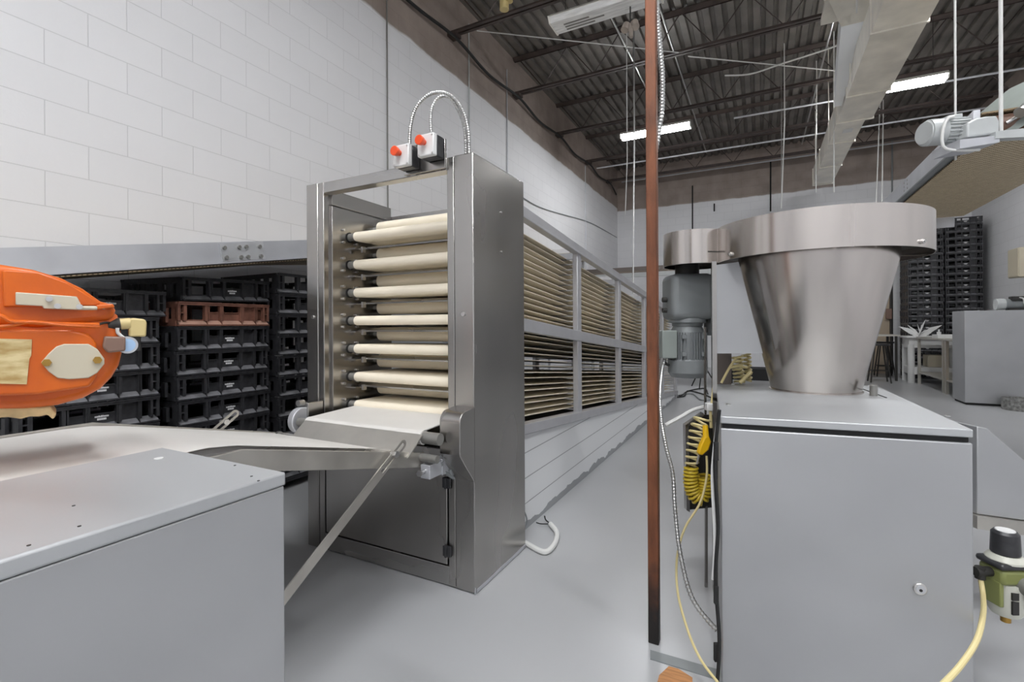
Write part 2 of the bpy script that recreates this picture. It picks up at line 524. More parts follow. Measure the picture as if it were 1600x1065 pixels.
# bare beam line and cable along the left wall ---------------------------------
pts = []
js = [3.4, 5.21, 7.05, 8.90, 10.72, 12.42]
for a, b in zip(js, js[1:]):
    pts += [(XL + 0.10, a, 4.84), (XL + 0.06, (a + b) / 2, 4.80)]
pts.append((XL + 0.10, js[-1], 4.84)); pts.append((XL + 0.05, 13.2, 4.75))
tag(MB().tube(pts, 0.020, 8).build('wall_cable', BLACKR), 'thick black cable draped along the brown top of the left wall', 'cable')

def conduit(pts, r, m, label, cat='conduit', name='wall_conduit', smooth=False, group=None):
    return tag(MB().tube(pts, r, 8, smooth=smooth).build(name, m), label, cat, group)

conduit([(XL + 0.013, 4.0, 0.1), (XL + 0.013, 4.0, 5.2)], 0.008, CAPG, 'dark vertical conduit on the left wall above the tall crate stacks')
conduit([(XL + 0.013, 5.65, 1.2), (XL + 0.013, 5.65, 5.3)], 0.009, LGREY, 'grey conduit rising just behind the top of the steel tower')
conduit([(XL + 0.012, 6.78, 1.2), (XL + 0.012, 6.78, 5.2)], 0.010, ALU, 'thin vertical conduit on the left wall right of the steel tower')
conduit([(XL + 0.012, 10.65, 1.5), (XL + 0.012, 10.65, 4.8)], 0.010, ALU, 'thin vertical conduit near the far corner of the left wall')
conduit([onx(816, 308, XL + 0.014), onx(850, 326, XL + 0.014), onx(915, 345, XL + 0.014), onx(940, 357, XL + 0.014), onx(964, 371, XL + 0.014)], 0.009, GREYP, 'slack grey cable sagging across the white left wall to the corner', 'cable', 'slack_cable', True)
# cables hanging in front of the back wall
for i, (u, v0, v1, t, m, lab) in enumerate([
    (1204, 250, 330, 11.4, BLACKR, 'black vertical cable on the back wall left of the duct end'),
    (1082, 290, 362, 11.6, BLACKR, 'short dark cable hanging on the back wall right of the rusty post'),
    (1116, 318, 330, 11.5, BLACKR, 'stub of dark cable on the white back wall above the small lobe'),
    (1394, 215, 315, 10.8, GREYP, 'dark vertical conduit on the back wall behind the hanging rods')]):
    conduit([ony(u, v0, 13.48), ony(u, v1, 13.48)], 0.016, m, lab, 'cable', 'hanging_cable')

# hanging rods and drop conduits ----------------------------------------------
def drop(u, v0, v1, t, r, m, label, dx=0, name='drop_conduit', cat='conduit', z1=5.5):
    a = at(u, v0, t); b = at(u + dx, v1, t)
    top = Vector((a.x, a.y, z1))
    return conduit([top, a, b], r, m, label, cat, name)
drop(991, 222, 467, 6.3, 0.011, CORRUG, 'pale metal conduit dropping from the lit left ceiling light toward the rack', -2, z1=5.5)
drop(980, 250, 335, 7.0, 0.007, CABW, 'thin white cord hanging left of the pale conduit by the lit light', -3)
drop(1226, 190, 325, 7.5, 0.008, CABW, 'white cable hanging left of the galvanised duct end', -5, z1=5.5)
drop(1221, 210, 325, 7.6, 0.005, CORRUG, 'thin grey wire hanging beside the white cable near the duct', 0, z1=5.5)
drop(1375, 160, 318, 9.4, 0.010, CABW, 'left rod of the pair of white rods hanging under the lit light by the duct', -6, 'hanger_rod', 'rod', 5.5)
drop(1380, 176, 318, 9.4, 0.010, CABW, 'right rod of the pair of white rods hanging under the lit light by the duct', -2, 'hanger_rod', 'rod', 5.5)
drop(1303, 70, 300, 7.2, 0.009, CABW, 'pale cable running down the left side of the galvanised duct', 0, z1=5.5)
drop(1276, 135, 300, 8.0, 0.007, CABW, 'white cable hanging just left of the tip of the duct', -1, z1=5.5)
# diagonal brace wires and ceiling conduits
conduit([onz(745, 48, 4.97), onz(1005, 76, 4.88), onz(1060, 82, 4.88)], 0.007, CABW, 'long pale wire stretched under the first joists from the left wall', 'wire', 'brace_wire')
conduit([onz(1075, 88, 4.86), onz(1310, 111, 4.88)], 0.008, CABW, 'pale wire running under the joists toward the galvanised duct', 'wire', 'brace_wire')
conduit([(-1.75, 3.6, 5.2), (-1.72, 8.8, 5.2)], 0.014, CORRUG, 'bright conduit run above the joist chords to the lit left light')
conduit([(-1.15, 3.6, 5.25), (-1.12, 12.4, 5.25)], 0.012, CORRUG, 'thinner conduit beside the bright one under the roof deck')
conduit([(0.9, 3.6, 5.1), (0.85, 12.4, 5.1)], 0.014, CORRUG, 'grey conduit running lengthwise under the deck left of the duct')
conduit([(-0.4, 9.6, 4.86), (3.9, 9.75, 4.86)], 0.018, ALU, 'pipe run crossing under the joists behind the lit lights')
conduit([(-3.4, 11.0, 4.82), (3.9, 11.1, 4.82)], 0.018, ALU, 'farther pipe run crossing near the back wall')
conduit([(-3.4, 13.3, 5.1), (3.9, 13.3, 5.1)], 0.02, ALU, 'pipe run along the top of the back wall')
conduit([(-0.45, 7.9, 4.86), (-0.1, 7.9, 4.8), (0.3, 7.95, 4.87), (0.8, 8.0, 4.95), (1.1, 8.0, 5.0)], 0.012, CABW, 'loose looped white wire hanging below the joists near mid ceiling', 'wire', 'loose_wire', True)
# ceiling bits: socket, sprinkler lamp heads
s = at(788, 8, 5.2)
tag(MB().cyl(s + Vector((0, 0, -0.05)), s + Vector((0, 0, 0.08)), 0.05).cyl(s + Vector((0.06, 0, 0.02)), s + Vector((0.06, 0, 0.1)), 0.04).build('ceiling_socket', CREAMP), 'small pale green lamp socket above the first joist near the left wall', 'socket')
hd = thing('flood_lamp', at(985, 45, 5.2), 'twin-headed grey flood lamp hanging under the deck left of the rusty post', 'lamp')
p = worldloc(hd)
MB().cyl(p + Vector((-0.06, -0.02, -0.01)), p + Vector((-0.04, 0.01, 0.06)), 0.042).build('lamp_head', BROWNF, hd)
MB().cyl(p + Vector((0.06, -0.02, -0.01)), p + Vector((0.04, 0.01, 0.06)), 0.042).build('lamp_head', BROWNF, hd)
MB().cyl(p + Vector((0.02, -0.05, -0.12)), p + Vector((0, 0, 0.04)), 0.02, 0.026).build('stem', BROWNF, hd)
MB().tube([p + Vector((0, 0, 0.04)), p + Vector((0, 0, 0.3))], 0.008, smooth=False).build('hanger', DARKM, hd)

# ceiling lights ---------------------------------------------------------------
def light(x0, y, lit, label, L=1.22, wd=0.24, z=4.56):
    f = thing('ceiling_light', (x0 + L / 2, y, z), label, 'ceiling light', 'tube lights under the joists')
    MB().prism([(x0, y - wd / 2, z + 0.05), (x0, y + wd / 2, z + 0.05), (x0, y + wd * 0.35, z + 0.10), (x0, y - wd * 0.35, z + 0.10)], (L, 0, 0)).build('housing', FIXT, f)
    e = 0.012
    MB().prism([(x0 + e, y - wd / 2 + e, z + 0.05), (x0 + e, y - wd * 0.34, z), (x0 + e, y + wd * 0.34, z), (x0 + e, y + wd / 2 - e, z + 0.05)], (L - 2 * e, 0, 0)).build('lens', LITLENS if lit else OFFLENS, f)
    for xx in (x0 - 0.004, x0 + L - 0.014):
        MB().prism([(xx, y - wd / 2, z + 0.06), (xx, y - wd * 0.37, z - 0.006), (xx, y + wd * 0.37, z - 0.006), (xx, y + wd / 2, z + 0.06)], (0.018, 0, 0)).build('end_cap', FIXT, f)
    for xx in (x0 + 0.15, x0 + L - 0.15):
        MB().tube([(xx, y, z + 0.1), (xx, y, 5.5)], 0.004, 6, smooth=False).build('hanger', DARKM, f)
    return f
l1 = light(-2.12, 5.20, False, 'unlit tube light with clear lens nearest above, ending at the rusty post', wd=0.34)
for yy, xl in ((0.07, 0.34), (0.02, 0.46), (-0.03, 0.30)):
    MB().box(-1.98, -1.98 + xl, 5.20 + yy - 0.012, 5.20 + yy + 0.012, 4.5575, 4.5595).build('lens_slot', CAPG, l1)
for i, yy in enumerate((-0.075, 0.075)):
    MB().cyl((-2.06, 5.20 + yy, 4.60), (-0.95, 5.20 + yy, 4.60), 0.016, n=10).build('tube', WHITEP, l1)
light(-2.27, 8.87, True, 'lit tube light glowing behind the rusty post')
light(1.15, 8.87, True, 'lit tube light glowing behind the right side of the galvanised duct')
for x, y, lab in [(1.3, 4.2, 'unseen lit tube light added above and right of the camera, over the hopper machine'), (-1.1, 0.9, 'unseen lit tube light added above the left conveyor, overhead'),
                  (1.3, 0.6, 'unseen lit tube light added overhead right of the camera'), (-1.8, -2.4, 'unseen lit tube light added behind the camera on the left'), (1.3, -2.4, 'unseen lit tube light added behind the camera on the right'),
                  (-0.45, -0.8, 'unseen lit tube light added behind the camera in the middle')]:
    light(x, y, True, lab)  # out-of-view fixtures added to brighten the room evenly

# galvanised duct --------------------------------------------------------------
d = thing('air_duct', (1.2, 8.5, 4.0), 'long rectangular galvanised air duct hanging lengthwise under the joists', 'air duct')
segs = [(3.0, 4.6, 0.44), (4.6, 5.9, 0.44), (5.9, 7.4, 0.44), (7.4, 8.3, 0.42), (8.3, 9.2, 0.34), (9.2, 10.5, 0.33), (10.5, 11.75, 0.33)]
for a, b, ww in segs:
    MB().box(1.0, 1.0 + ww, a, b - 0.012, 4.0, 4.33).build('duct_section', DUCTM, d)
    MB().box(0.988, 1.012 + ww, b - 0.02, b + 0.012, 3.985, 4.345).build('joint_band', DUCTM, d)
MB().box(1.12, 1.24, 8.6, 8.75, 3.994, 4.0).build('label_plate', WHITEP, d)
for yy in (5.0, 7.0, 9.0, 11.0):
    MB().box(0.975, 0.985, yy, yy + 0.03, 3.98, 5.5).build('hanger_strap', DUCTM, d)
b = thing('duct_drop_box', (0.85, 6.1, 4.4), 'galvanised roof drop box with brass damper knob joining the duct from the left', 'air duct')
MB().box(0.66, 1.06, 5.5, 6.43, 4.56, 5.45).build('drop_box', DUCTM, b)
MB().box(0.63, 1.09, 5.47, 6.46, 4.50, 4.56).build('flange', DUCTM, b)
MB().add([(0.82, 6.44, 4.42), (1.06, 6.44, 4.42), (1.06, 6.44, 4.85), (0.82, 6.44, 4.85), (0.90, 7.7, 4.02), (0.985, 7.7, 4.02), (0.985, 7.7, 4.33), (0.90, 7.7, 4.33)],
         [(0, 1, 5, 4), (1, 2, 6, 5), (2, 3, 7, 6), (3, 0, 4, 7), (4, 5, 6, 7), (3, 2, 1, 0)]).build('sloping_branch', LGREYB, b)
MB().prism([(0.66, 6.0, 4.50), (1.06, 6.0, 4.50), (1.06, 6.44, 4.42), (0.82, 6.44, 4.42)], (0, 0, 0.005)).build('bottom_plate', DUCTM, b)
kx = onz(1347, 25, 4.47)
MB().cyl((kx.x, kx.y, 4.50), (kx.x, kx.y, 4.46), 0.065, n=24).cyl((kx.x, kx.y, 4.46), (kx.x, kx.y, 4.43), 0.03, n=16).build('damper_knob', BRASS, b)
MB().tube([(0.74, 5.55, 4.7), (0.76, 5.45, 4.52), (0.85, 5.7, 4.44), (kx.x - 0.05, kx.y, 4.46)], 0.009).build('cable', CABW, b)

# ================================================================== THE STEEL TOWER
TX0, TX1, TY0, TY1, TZ = -2.045, -1.05, 1.69, 2.17, 1.83
T = thing('conveyor_tower', ((TX0 + TX1) / 2, (TY0 + TY1) / 2, 0), 'tall brushed steel conveyor tower with seven cream rollers and two red stop buttons', 'conveyor tower')
MB().box(-1.145, TX1, TY0, TY1, 0.004, TZ).build('right_column', STEEL, T, bevel=0.004)
MB().prism([(-1.050, 1.685, 0.004), (-1.05, 1.689, 0.03), (-1.05, 1.69, 0.03), (-1.05, 1.69, 0.004)], (0.004, 0.0, 0)).box(-1.0495, -1.0455, 1.70, 2.165, 0.004, 0.018).build('foot_trim', ALU, T)
MB().box(TX0, -1.965, TY0, 1.78, 0.004, TZ).build('left_column', STEEL, T, bevel=0.004)
MB().box(-1.965, -1.927, TY0 + 0.004, 1.74, 0.004, TZ).build('left_inner_post', STEEL, T, bevel=0.003)
MB().box(-1.927, -1.912, 1.735, TY1, 0.62, 1.72).build('left_side_panel', STEEL, T, bevel=0.002)
MB().box(-1.945, -1.912, 1.735, TY1, 1.725, 1.80).build('left_side_panel_cap', STEEL, T, bevel=0.002)
MB().box(-1.182, -1.147, TY0 + 0.002, 1.73, 0.004, TZ - 0.002).build('door_frame_post', STEEL, T, bevel=0.003)
MB().box(-1.927, -1.182, TY0 + 0.002, 1.745, 1.775, TZ - 0.002).build('top_crossbar', STEELH, T, bevel=0.003)
MB().box(-1.927, -1.182, TY0 + 0.004, 1.74, 0.004, 0.085).build('base_rail', STEELH, T, bevel=0.003)
MB().box(-1.925, -1.147, 1.73, TY1, 0.03, 0.60).build('base_cabinet', STEEL, T)
dr = MB().box(-1.918, -1.19, 1.692, 1.712, 0.092, 0.585).build('door', STEEL, T, bevel=0.003)
for zz in (0.155, 0.445):
    MB().box(-1.205, -1.165, 1.678, 1.690, zz - 0.022, zz + 0.022).cyl((-1.187, 1.676, zz - 0.024), (-1.187, 1.676, zz + 0.024), 0.006, n=10).build('hinge', BLACK, dr, bevel=0.002)
MB().cyl((-1.89, 1.694, 0.43), (-1.89, 1.672, 0.43), 0.012).build('door_knob', BOLT, dr)
for (xx, zz) in ((-2.0, 1.16), (-1.10, 1.16)):
    MB().cyl((xx, 1.692, zz), (xx, 1.684, zz), 0.009, n=14).build('bolt', BOLT, T)
for zz in (1.63, 1.45):
    MB().cyl((-1.052, 1.93, zz), (-1.045, 1.93, zz), 0.004, n=10).build('rivet', BOLT, T)
# rollers, scrapers
ZR = [1.578 - 0.1455 * k for k in range(7)]
for zr in ZR:
    r = MB().cyl((-1.865, 1.85, zr), (-1.186, 1.85, zr), 0.0225, n=28).build('roller', BELT, T)
    MB().cyl((-1.912, 1.85, zr), (-1.862, 1.85, zr), 0.0200, n=24).build('roller_end', CAPG, r)
    MB().cyl((-1.186, 1.85, zr), (-1.146, 1.85, zr), 0.0200, n=24).build('roller_end', CAPG, r)
    MB().cyl((-1.9125, 1.85, zr), (-1.9075, 1.85, zr), 0.0255, n=24).build('bearing_seat', BLACKR, r)
    sb = MB().prism([(-1.912, 1.905, zr - 0.050), (-1.912, 1.935, zr - 0.038), (-1.912, 1.935, zr - 0.046), (-1.912, 1.907, zr - 0.058)], (0.767, 0, 0)).build('scraper_bar', STEELH, T)
    MB().box(-1.875, -1.862, 1.893, 1.915, zr - 0.075, zr - 0.045).build('scraper_clip', BOLT, sb)
    MB().box(-1.912, -1.872, 1.85, 1.905, zr - 0.062, zr - 0.055).build('scraper_arm', STEEL, sb)
    for (dy, dz) in ((-0.045, 0.032), (-0.045, -0.032), (0.045, 0.030), (0.045, -0.030)):
        MB().cyl((-1.9125, 1.85 + dy, zr + dz), (-1.900, 1.85 + dy, zr + dz), 0.0065, n=10).build('bolt', BOLT, T)
    # inner belt roller of the tier between
    r2 = MB().cyl((-1.86, 2.03, zr + 0.0727), (-1.2, 2.03, zr + 0.0727), 0.035, n=24).build('inner_roller', BELT, T)
    MB().cyl((-1.912, 2.03, zr + 0.0727), (-1.146, 2.03, zr + 0.0727), 0.012, n=16).build('roller_shaft', CAPG, r2)
# discharge belt and roller at the foot of the opening
MB().prism([(-1.86, 1.55, 0.693), (-1.86, 2.16, 0.715), (-1.86, 2.16, 0.711), (-1.86, 1.55, 0.689)], (0.66, 0, 0)).build('discharge_belt', WBELT, T)
fr = MB().cyl((-1.865, 1.55, 0.664), (-1.20, 1.55, 0.664), 0.029, n=28).build('front_roller', WBELT, T)
MB().cyl((-1.93, 1.55, 0.664), (-1.865, 1.55, 0.664), 0.020, n=20).build('roller_end', CAPG, fr)
MB().cyl((-1.20, 1.55, 0.664), (-1.12, 1.55, 0.664), 0.024, n=20).build('roller_end', CAPG, fr)
MB().cyl((-1.975, 1.58, 0.664), (-1.94, 1.58, 0.664), 0.062, n=32).build('bearing_disc', ALU, T, bevel=0.004)
MB().box(-1.985, -1.93, 1.60, 1.69, 0.60, 0.745).build('bearing_bracket', STEEL, T, bevel=0.003)
MB().cyl((-1.965, 1.60, 0.745), (-1.965, 1.57, 0.745), 0.015, n=16).build('bracket_bolt', BOLT, T)
MB().prism([(-1.86, 1.525, 0.682), (-1.86, 1.44, 0.612), (-1.86, 1.44, 0.608), (-1.86, 1.53, 0.676)], (0.67, 0, 0)).build('scraper_plate', GALV, T)
MB().cyl((-1.95, 1.46, 0.618), (-1.87, 1.46, 0.618), 0.008, n=12).cyl((-1.962, 1.46, 0.618), (-1.948, 1.46, 0.618), 0.017, n=16).build('tension_screw', BOLT, T)
MB().cyl((-1.20, 1.53, 0.59), (-1.12, 1.53, 0.59), 0.016, n=16).build('lower_shaft', CAPG, T)
MB().box(-1.195, -1.15, 1.52, 1.60, 0.51, 0.565).box(-1.195, -1.147, 1.60, 1.69, 0.505, 0.57).build('tension_block', ALU, T, bevel=0.002)
MB().cyl((-1.175, 1.52, 0.54), (-1.175, 1.485, 0.54), 0.007, n=10).cyl((-1.175, 1.492, 0.54), (-1.175, 1.482, 0.54), 0.012, n=6).build('tension_bolt', BOLT, T)
# drive cover
pr = [(1.69, 0.775)]
for k in range(7):
    a = PI / 2 + k * PI / 12
    pr.append((1.625 + 0.045 * math.cos(a), 0.725 + 0.045 * math.sin(a)))
pr += [(1.58, 0.60), (1.69, 0.465)]
MB().prism([(-1.146, y, z) for y, z in pr], (0.098, 0, 0)).build('drive_cover', STEEL, T, bevel=0.003)
MB().tube([(-1.15, 1.60, 0.56), (-1.155, 1.61, 0.53), (-1.15, 1.64, 0.50), (-1.14, 1.67, 0.475)], 0.007).build('drive_cable', GREYP, T)
MB().cyl((-1.15, 1.665, 0.49), (-1.145, 1.65, 0.52), 0.014, 0.010, n=12).build('cable_gland', GREYP, T)
# stop boxes
def stopbox(xc, zc, tilt):
    bx = MB().box(xc - 0.042, xc + 0.042, 1.625, 1.675, zc - 0.045, zc + 0.047).build('stop_box', BLACK, T, bevel=0.006)
    MB().box(xc - 0.042, xc + 0.042, 1.600, 1.626, zc - 0.045, zc + 0.047).build('box_lid', WHITEP, bx, bevel=0.005)
    MB().cyl((xc - 0.005, 1.601, zc + 0.01), (xc - 0.005, 1.585, zc + 0.01), 0.012).cyl((xc - 0.005, 1.585, zc + 0.01), (xc - 0.005, 1.562, zc + 0.01), 0.017, 0.021).build('stop_button', REDB, bx, bevel=0.003)
    for sx in (-1, 1):
        for sz in (-1, 1):
            MB().cyl((xc + sx * 0.034, 1.601, zc + sz * 0.037), (xc + sx * 0.034, 1.597, zc + sz * 0.037), 0.004, n=8).build('lid_screw', BOLT, bx)
    return bx
stopbox(-1.355, 1.838, 0)
stopbox(-1.225, 1.860, 0)
MB().box(-1.40, -1.18, 1.676, 1.688, 1.78, 1.905).build('stop_box_plate', STEEL, T, bevel=0.002)
MB().box(-1.375, -1.345, 1.6885, 1.6895, 1.778, 1.788).box(-1.245, -1.215, 1.6885, 1.6895, 1.782, 1.792).build('small_label', WHITEP, T)
MB().tube([ony(640, 232, 1.65), ony(641, 200, 1.65), ony(650, 168, 1.66), ony(672, 147, 1.67), ony(698, 146, 1.68), ony(719, 165, 1.70), ony(731, 200, 1.71), ony(733, 241, 1.72)], 0.0085, 10, ribs=0.0050).build('flex_conduit', CORRUG, T)
MB().tube([ony(677, 224, 1.65), ony(673, 196, 1.65), ony(675, 168, 1.66), ony(686, 152, 1.67), ony(702, 152, 1.69), ony(716, 172, 1.71), ony(726, 203, 1.72), ony(728, 244, 1.73)], 0.0075, 10, ribs=0.0050).build('flex_conduit', CORRUG, T)

# ================================================================== THE TIERED RACK
SL = -0.088
def rz(z0, y):          # a height on the sloping rack
    return z0 + SL * (y - 2.31)
K = thing('tiered_conveyor_rack', (-1.54, 4.9, 0), 'long sloping grey rack of stacked tan belts running back from the steel tower', 'conveyor rack')
YE = 7.65
def rail(x0, x1, za, zb, name, y0=2.172, y1=YE):
    return MB().prism([(x0, y0, rz(za, y0)), (x0, y1, rz(za, y1)), (x0, y1, rz(zb, y1)), (x0, y0, rz(zb, y0))], (x1 - x0, 0, 0)).build(name, RACKM, K, bevel=0.003)
for (xa, xb) in ((-1.165, -1.115), (-1.985, -1.935)):
    rail(xa, xb, 1.700, 1.750, 'top_rail')
    rail(xa + 0.01, xb + (0.012 if xb > -1.5 else 0), 1.683, 1.698, 'top_rail_flange')
    rail(xa, xb, 1.082, 1.151, 'middle_rail')
    rail(xa - 0.01, xb + 0.004, 0.530, 0.585, 'bottom_rail')
POST = [3.17, 4.265, 5.355, 6.45, 7.545]
for y in POST:
    for (xa, xb) in ((-1.160, -1.122), (-1.978, -1.940)):
        MB().box(xa, xb, y, y + 0.08, rz(0.585, y + 0.08) if y < 7 else 0.0, rz(1.700, y)).build('post', RACKM, K, bevel=0.004)
    MB().bar((-1.94, y + 0.04, rz(1.715, y)), (-1.16, y + 0.04, rz(1.715, y)), 0.03, 0.03).build('crossbar', RACKM, K)
MB().box(-1.935, -1.165, 2.172, 2.20, 1.68, 1.75).build('tower_end_crossbar', STEELH, K)
NB = 15
for k in range(NB):
    zc = 1.578 + 0.0727 - 0.0727 * k
    y0 = 2.03 if k % 2 == 0 else 1.85
    rr = 0.0370 if k % 2 == 0 else 0.0240
    def zz(y): return zc + SL * max(0, y - 2.2)
    for s in (1, -1):
        pass
    # belt loop: profile in Y-Z, a little thick, pushed across X
    top = [(y0, zc + rr), (2.2, zz(2.2) + 0.018), (YE - 0.05, zz(YE - 0.05) + 0.018)]
    bot = [(y0, zc - rr), (2.2, zz(2.2) - 0.018), (YE - 0.05, zz(YE - 0.05) - 0.018)]
    mb = MB()
    th = 0.003
    arcs = []
    for j in range(13):
        a = PI / 2 + PI * j / 12
        arcs.append((y0 + rr * math.cos(a), zc + rr * math.sin(a)))
    outer = [top[2], top[1]] + arcs + [bot[1], bot[2]]
    inner = [(top[2][0], top[2][1] - th), (top[1][0], top[1][1] - th)] + [(y0 + (rr - th) * math.cos(PI / 2 + PI * j / 12), zc + (rr - th) * math.sin(PI / 2 + PI * j / 12)) for j in range(13)] + [(bot[1][0], bot[1][1] + th), (bot[2][0], bot[2][1] + th)]
    n = len(outer)
    X0, X1 = -1.862, -1.208
    vs = []
    for (a, b_) in zip(outer, inner):
        vs += [(X0, a[0], a[1]), (X1, a[0], a[1]), (X1, b_[0], b_[1]), (X0, b_[0], b_[1])]
    fs = []
    for i in range(n - 1):
        o = 4 * i
        for q in range(4):
            fs.append((o + q, o + (q + 1) % 4, o + 4 + (q + 1) % 4, o + 4 + q))
    mb.add(vs, fs)
    mb.build('belt', BELT, K)
rods_rest = MB()
for pi, y in enumerate(POST):
    for k in range(NB):
        zc = 1.578 + 0.0727 - 0.0727 * k + SL * (y - 2.2)
        for s in (1, -1):
            zz_ = zc + s * 0.018 - 0.006
            m_ = MB() if pi < 3 else rods_rest
            m_.box(-1.94, -1.16, y + 0.02, y + 0.032, zz_ - 0.005, zz_ + 0.003)
            if pi < 3:
                m_.build('support_rod', RACKM, K)
o = rods_rest.build('support_rods', RACKM, K); o['kind'] = 'stuff'
# boarded base under the rack
y0, y1 = 2.175, 7.52
MB().prism([(-1.93, 2.2, rz(0.545, 2.2)), (-1.93, 7.5, rz(0.545, 7.5)), (-1.93, 7.5, rz(0.540, 7.5)), (-1.93, 2.2, rz(0.540, 2.2))], (0.76, 0, 0)).build('drip_pan', BROWNB, K)
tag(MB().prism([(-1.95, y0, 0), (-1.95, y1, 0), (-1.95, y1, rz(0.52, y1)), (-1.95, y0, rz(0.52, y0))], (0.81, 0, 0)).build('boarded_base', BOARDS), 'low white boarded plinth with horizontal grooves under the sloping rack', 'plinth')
# cable on the floor by the tower foot
tag(MB().tube([(-1.06, 2.19, 0.012), onz(850, 862, 0.014), onz(866, 850, 0.014), onz(870, 832, 0.014), onz(860, 818, 0.02)], 0.013, 10).build('floor_cable', CABW), 'white cable curling on the floor beside the foot of the tower', 'cable')
tag(MB().tube([onz(860, 818, 0.02), onz(853, 812, 0.02), onz(851, 806, 0.03)], 0.004, 6).tube([onz(860, 818, 0.02), onz(846, 818, 0.01), onz(838, 816, 0.01)], 0.003, 6).build('wire_ends', BLACKR), 'loose black wire ends out of the white floor cable', 'wire')
tag(MB().tube([(-1.10, 2.20, 0.02), (-1.08, 2.25, 0.10), (-1.11, 2.22, 0.20)], 0.004, 6).build('thin_loop', GREYP), 'thin grey wire loop at the back foot of the tower', 'wire')

# ================================================================== RUSTY POST
P = thing('steel_post', (-0.334, 1.725, 0), 'thin reddish rusty steel post standing from floor to ceiling', 'post')
MB().box(-0.352, -0.316, 1.707, 1.743, 0.0, 5.5).build('shaft', RUST, P, bevel=0.003)
tag(MB().tube([at(1024, -120, 1.78), at(1026, 0, 1.78), at(1030, 60, 1.78), at(1035, 120, 1.78), at(1034, 175, 1.78), at(1028, 215, 1.80), at(1022, 300, 1.82), at(1022, 700, 1.82)], 0.0105, 10, ribs=0.0060).build('flexible_conduit', CORRUG), 'ribbed metal conduit running down behind the upper part of the rusty post', 'conduit')
tag(MB().tube([at(1043, 548, 2.27), at(1035, 575, 2.25), at(1031, 620, 2.1), at(1034, 660, 2.0), at(1041, 700, 1.9), at(1051, 740, 1.83), at(1055, 800, 1.76), at(1063, 865, 1.68), at(1082, 935, 1.58), at(1121, 985, 1.50)], 0.0085, 10, ribs=0.0060).build('flexible_conduit', CORRUG), 'ribbed metal conduit dropping from the gear motor box and curving to the cabinet side', 'conduit')
tag(MB().prism([onz(1016, 1016, 0.0), onz(1120, 1046, 0.0), onz(1120, 1062, 0.0), onz(1016, 1030, 0.0)], (0, 0, 0.003)).build('floor_strip', GREYP), 'flat dark grey strip on the floor at the foot of the rusty post', 'floor strip')
pb = [onz(1045, 1046, 0), onz(1060, 1050, 0), onz(1082, 1064, 0), onz(1082, 1100, 0), onz(1020, 1100, 0), onz(1030, 1060, 0)]
tag(MB().prism(pb, (0, 0, 0.012)).build('wood_scrap', PLYW), 'broken scrap of orange plywood on the floor by the rusty post', 'wood scrap')

# ================================================================== INFEED CONVEYOR
I = thing('infeed_conveyor', (-1.6, 0.3, 0), 'low floury belt conveyor with steel sides leading into the tower', 'conveyor')
def strip(x0, x1, prof, name, m, th=0.006, bevel=0):
    mb = MB()
    up = [(y, z) for y, z in prof]; dn = [(y, z - th) for y, z in reversed(prof)]
    return mb.prism([(x0, y, z) for y, z in up + dn], (x1 - x0, 0, 0)).build(name, m, I, bevel=bevel)
strip(-1.995, -1.31, [(-2.2, 0.785), (0.70, 0.785), (0.78, 0.782), (0.86, 0.768), (1.545, 0.602)], 'belt', WBELT, 0.008)
strip(-1.308, -1.212, [(-2.2, 0.776), (0.76, 0.776), (0.84, 0.765), (1.545, 0.594)], 'side_ledge', STEELH, 0.012)
for xx, nm in ((-1.210, 'side_plate'), (-2.010, 'side_plate')):
    MB().prism([(xx, -2.2, 0.792), (xx, 0.79, 0.792), (xx, 1.552, 0.604), (xx, 1.538, 0.546), (xx, 0.86, 0.715), (xx, 0.80, 0.72), (xx, -2.2, 0.70)], (0.010, 0, 0)).build(nm, GALV, I, bevel=0.002)
strip(-1.308, -1.296, [(-2.2, 0.790), (0.76, 0.790), (0.84, 0.779), (1.545, 0.606)], 'edge_strip', STEELH, 0.02)
MB().cyl((-1.99, 1.53, 0.572), (-1.215, 1.53, 0.572), 0.022).build('end_roller', CAPG, I)
for (xx, yy) in ((-1.24, 0.35), (-1.98, 0.35), (-1.24, -1.4), (-1.98, -1.4)):
    MB().box(xx - 0.025, xx + 0.025, yy - 0.025, yy + 0.025, 0, 0.745).build('leg', STEEL, I, bevel=0.003)
MB().box(-1.96, -1.26, 0.335, 0.365, 0.70, 0.74).box(-1.96, -1.26, -1.415, -1.385, 0.70, 0.74).build('cross_member', STEEL, I)
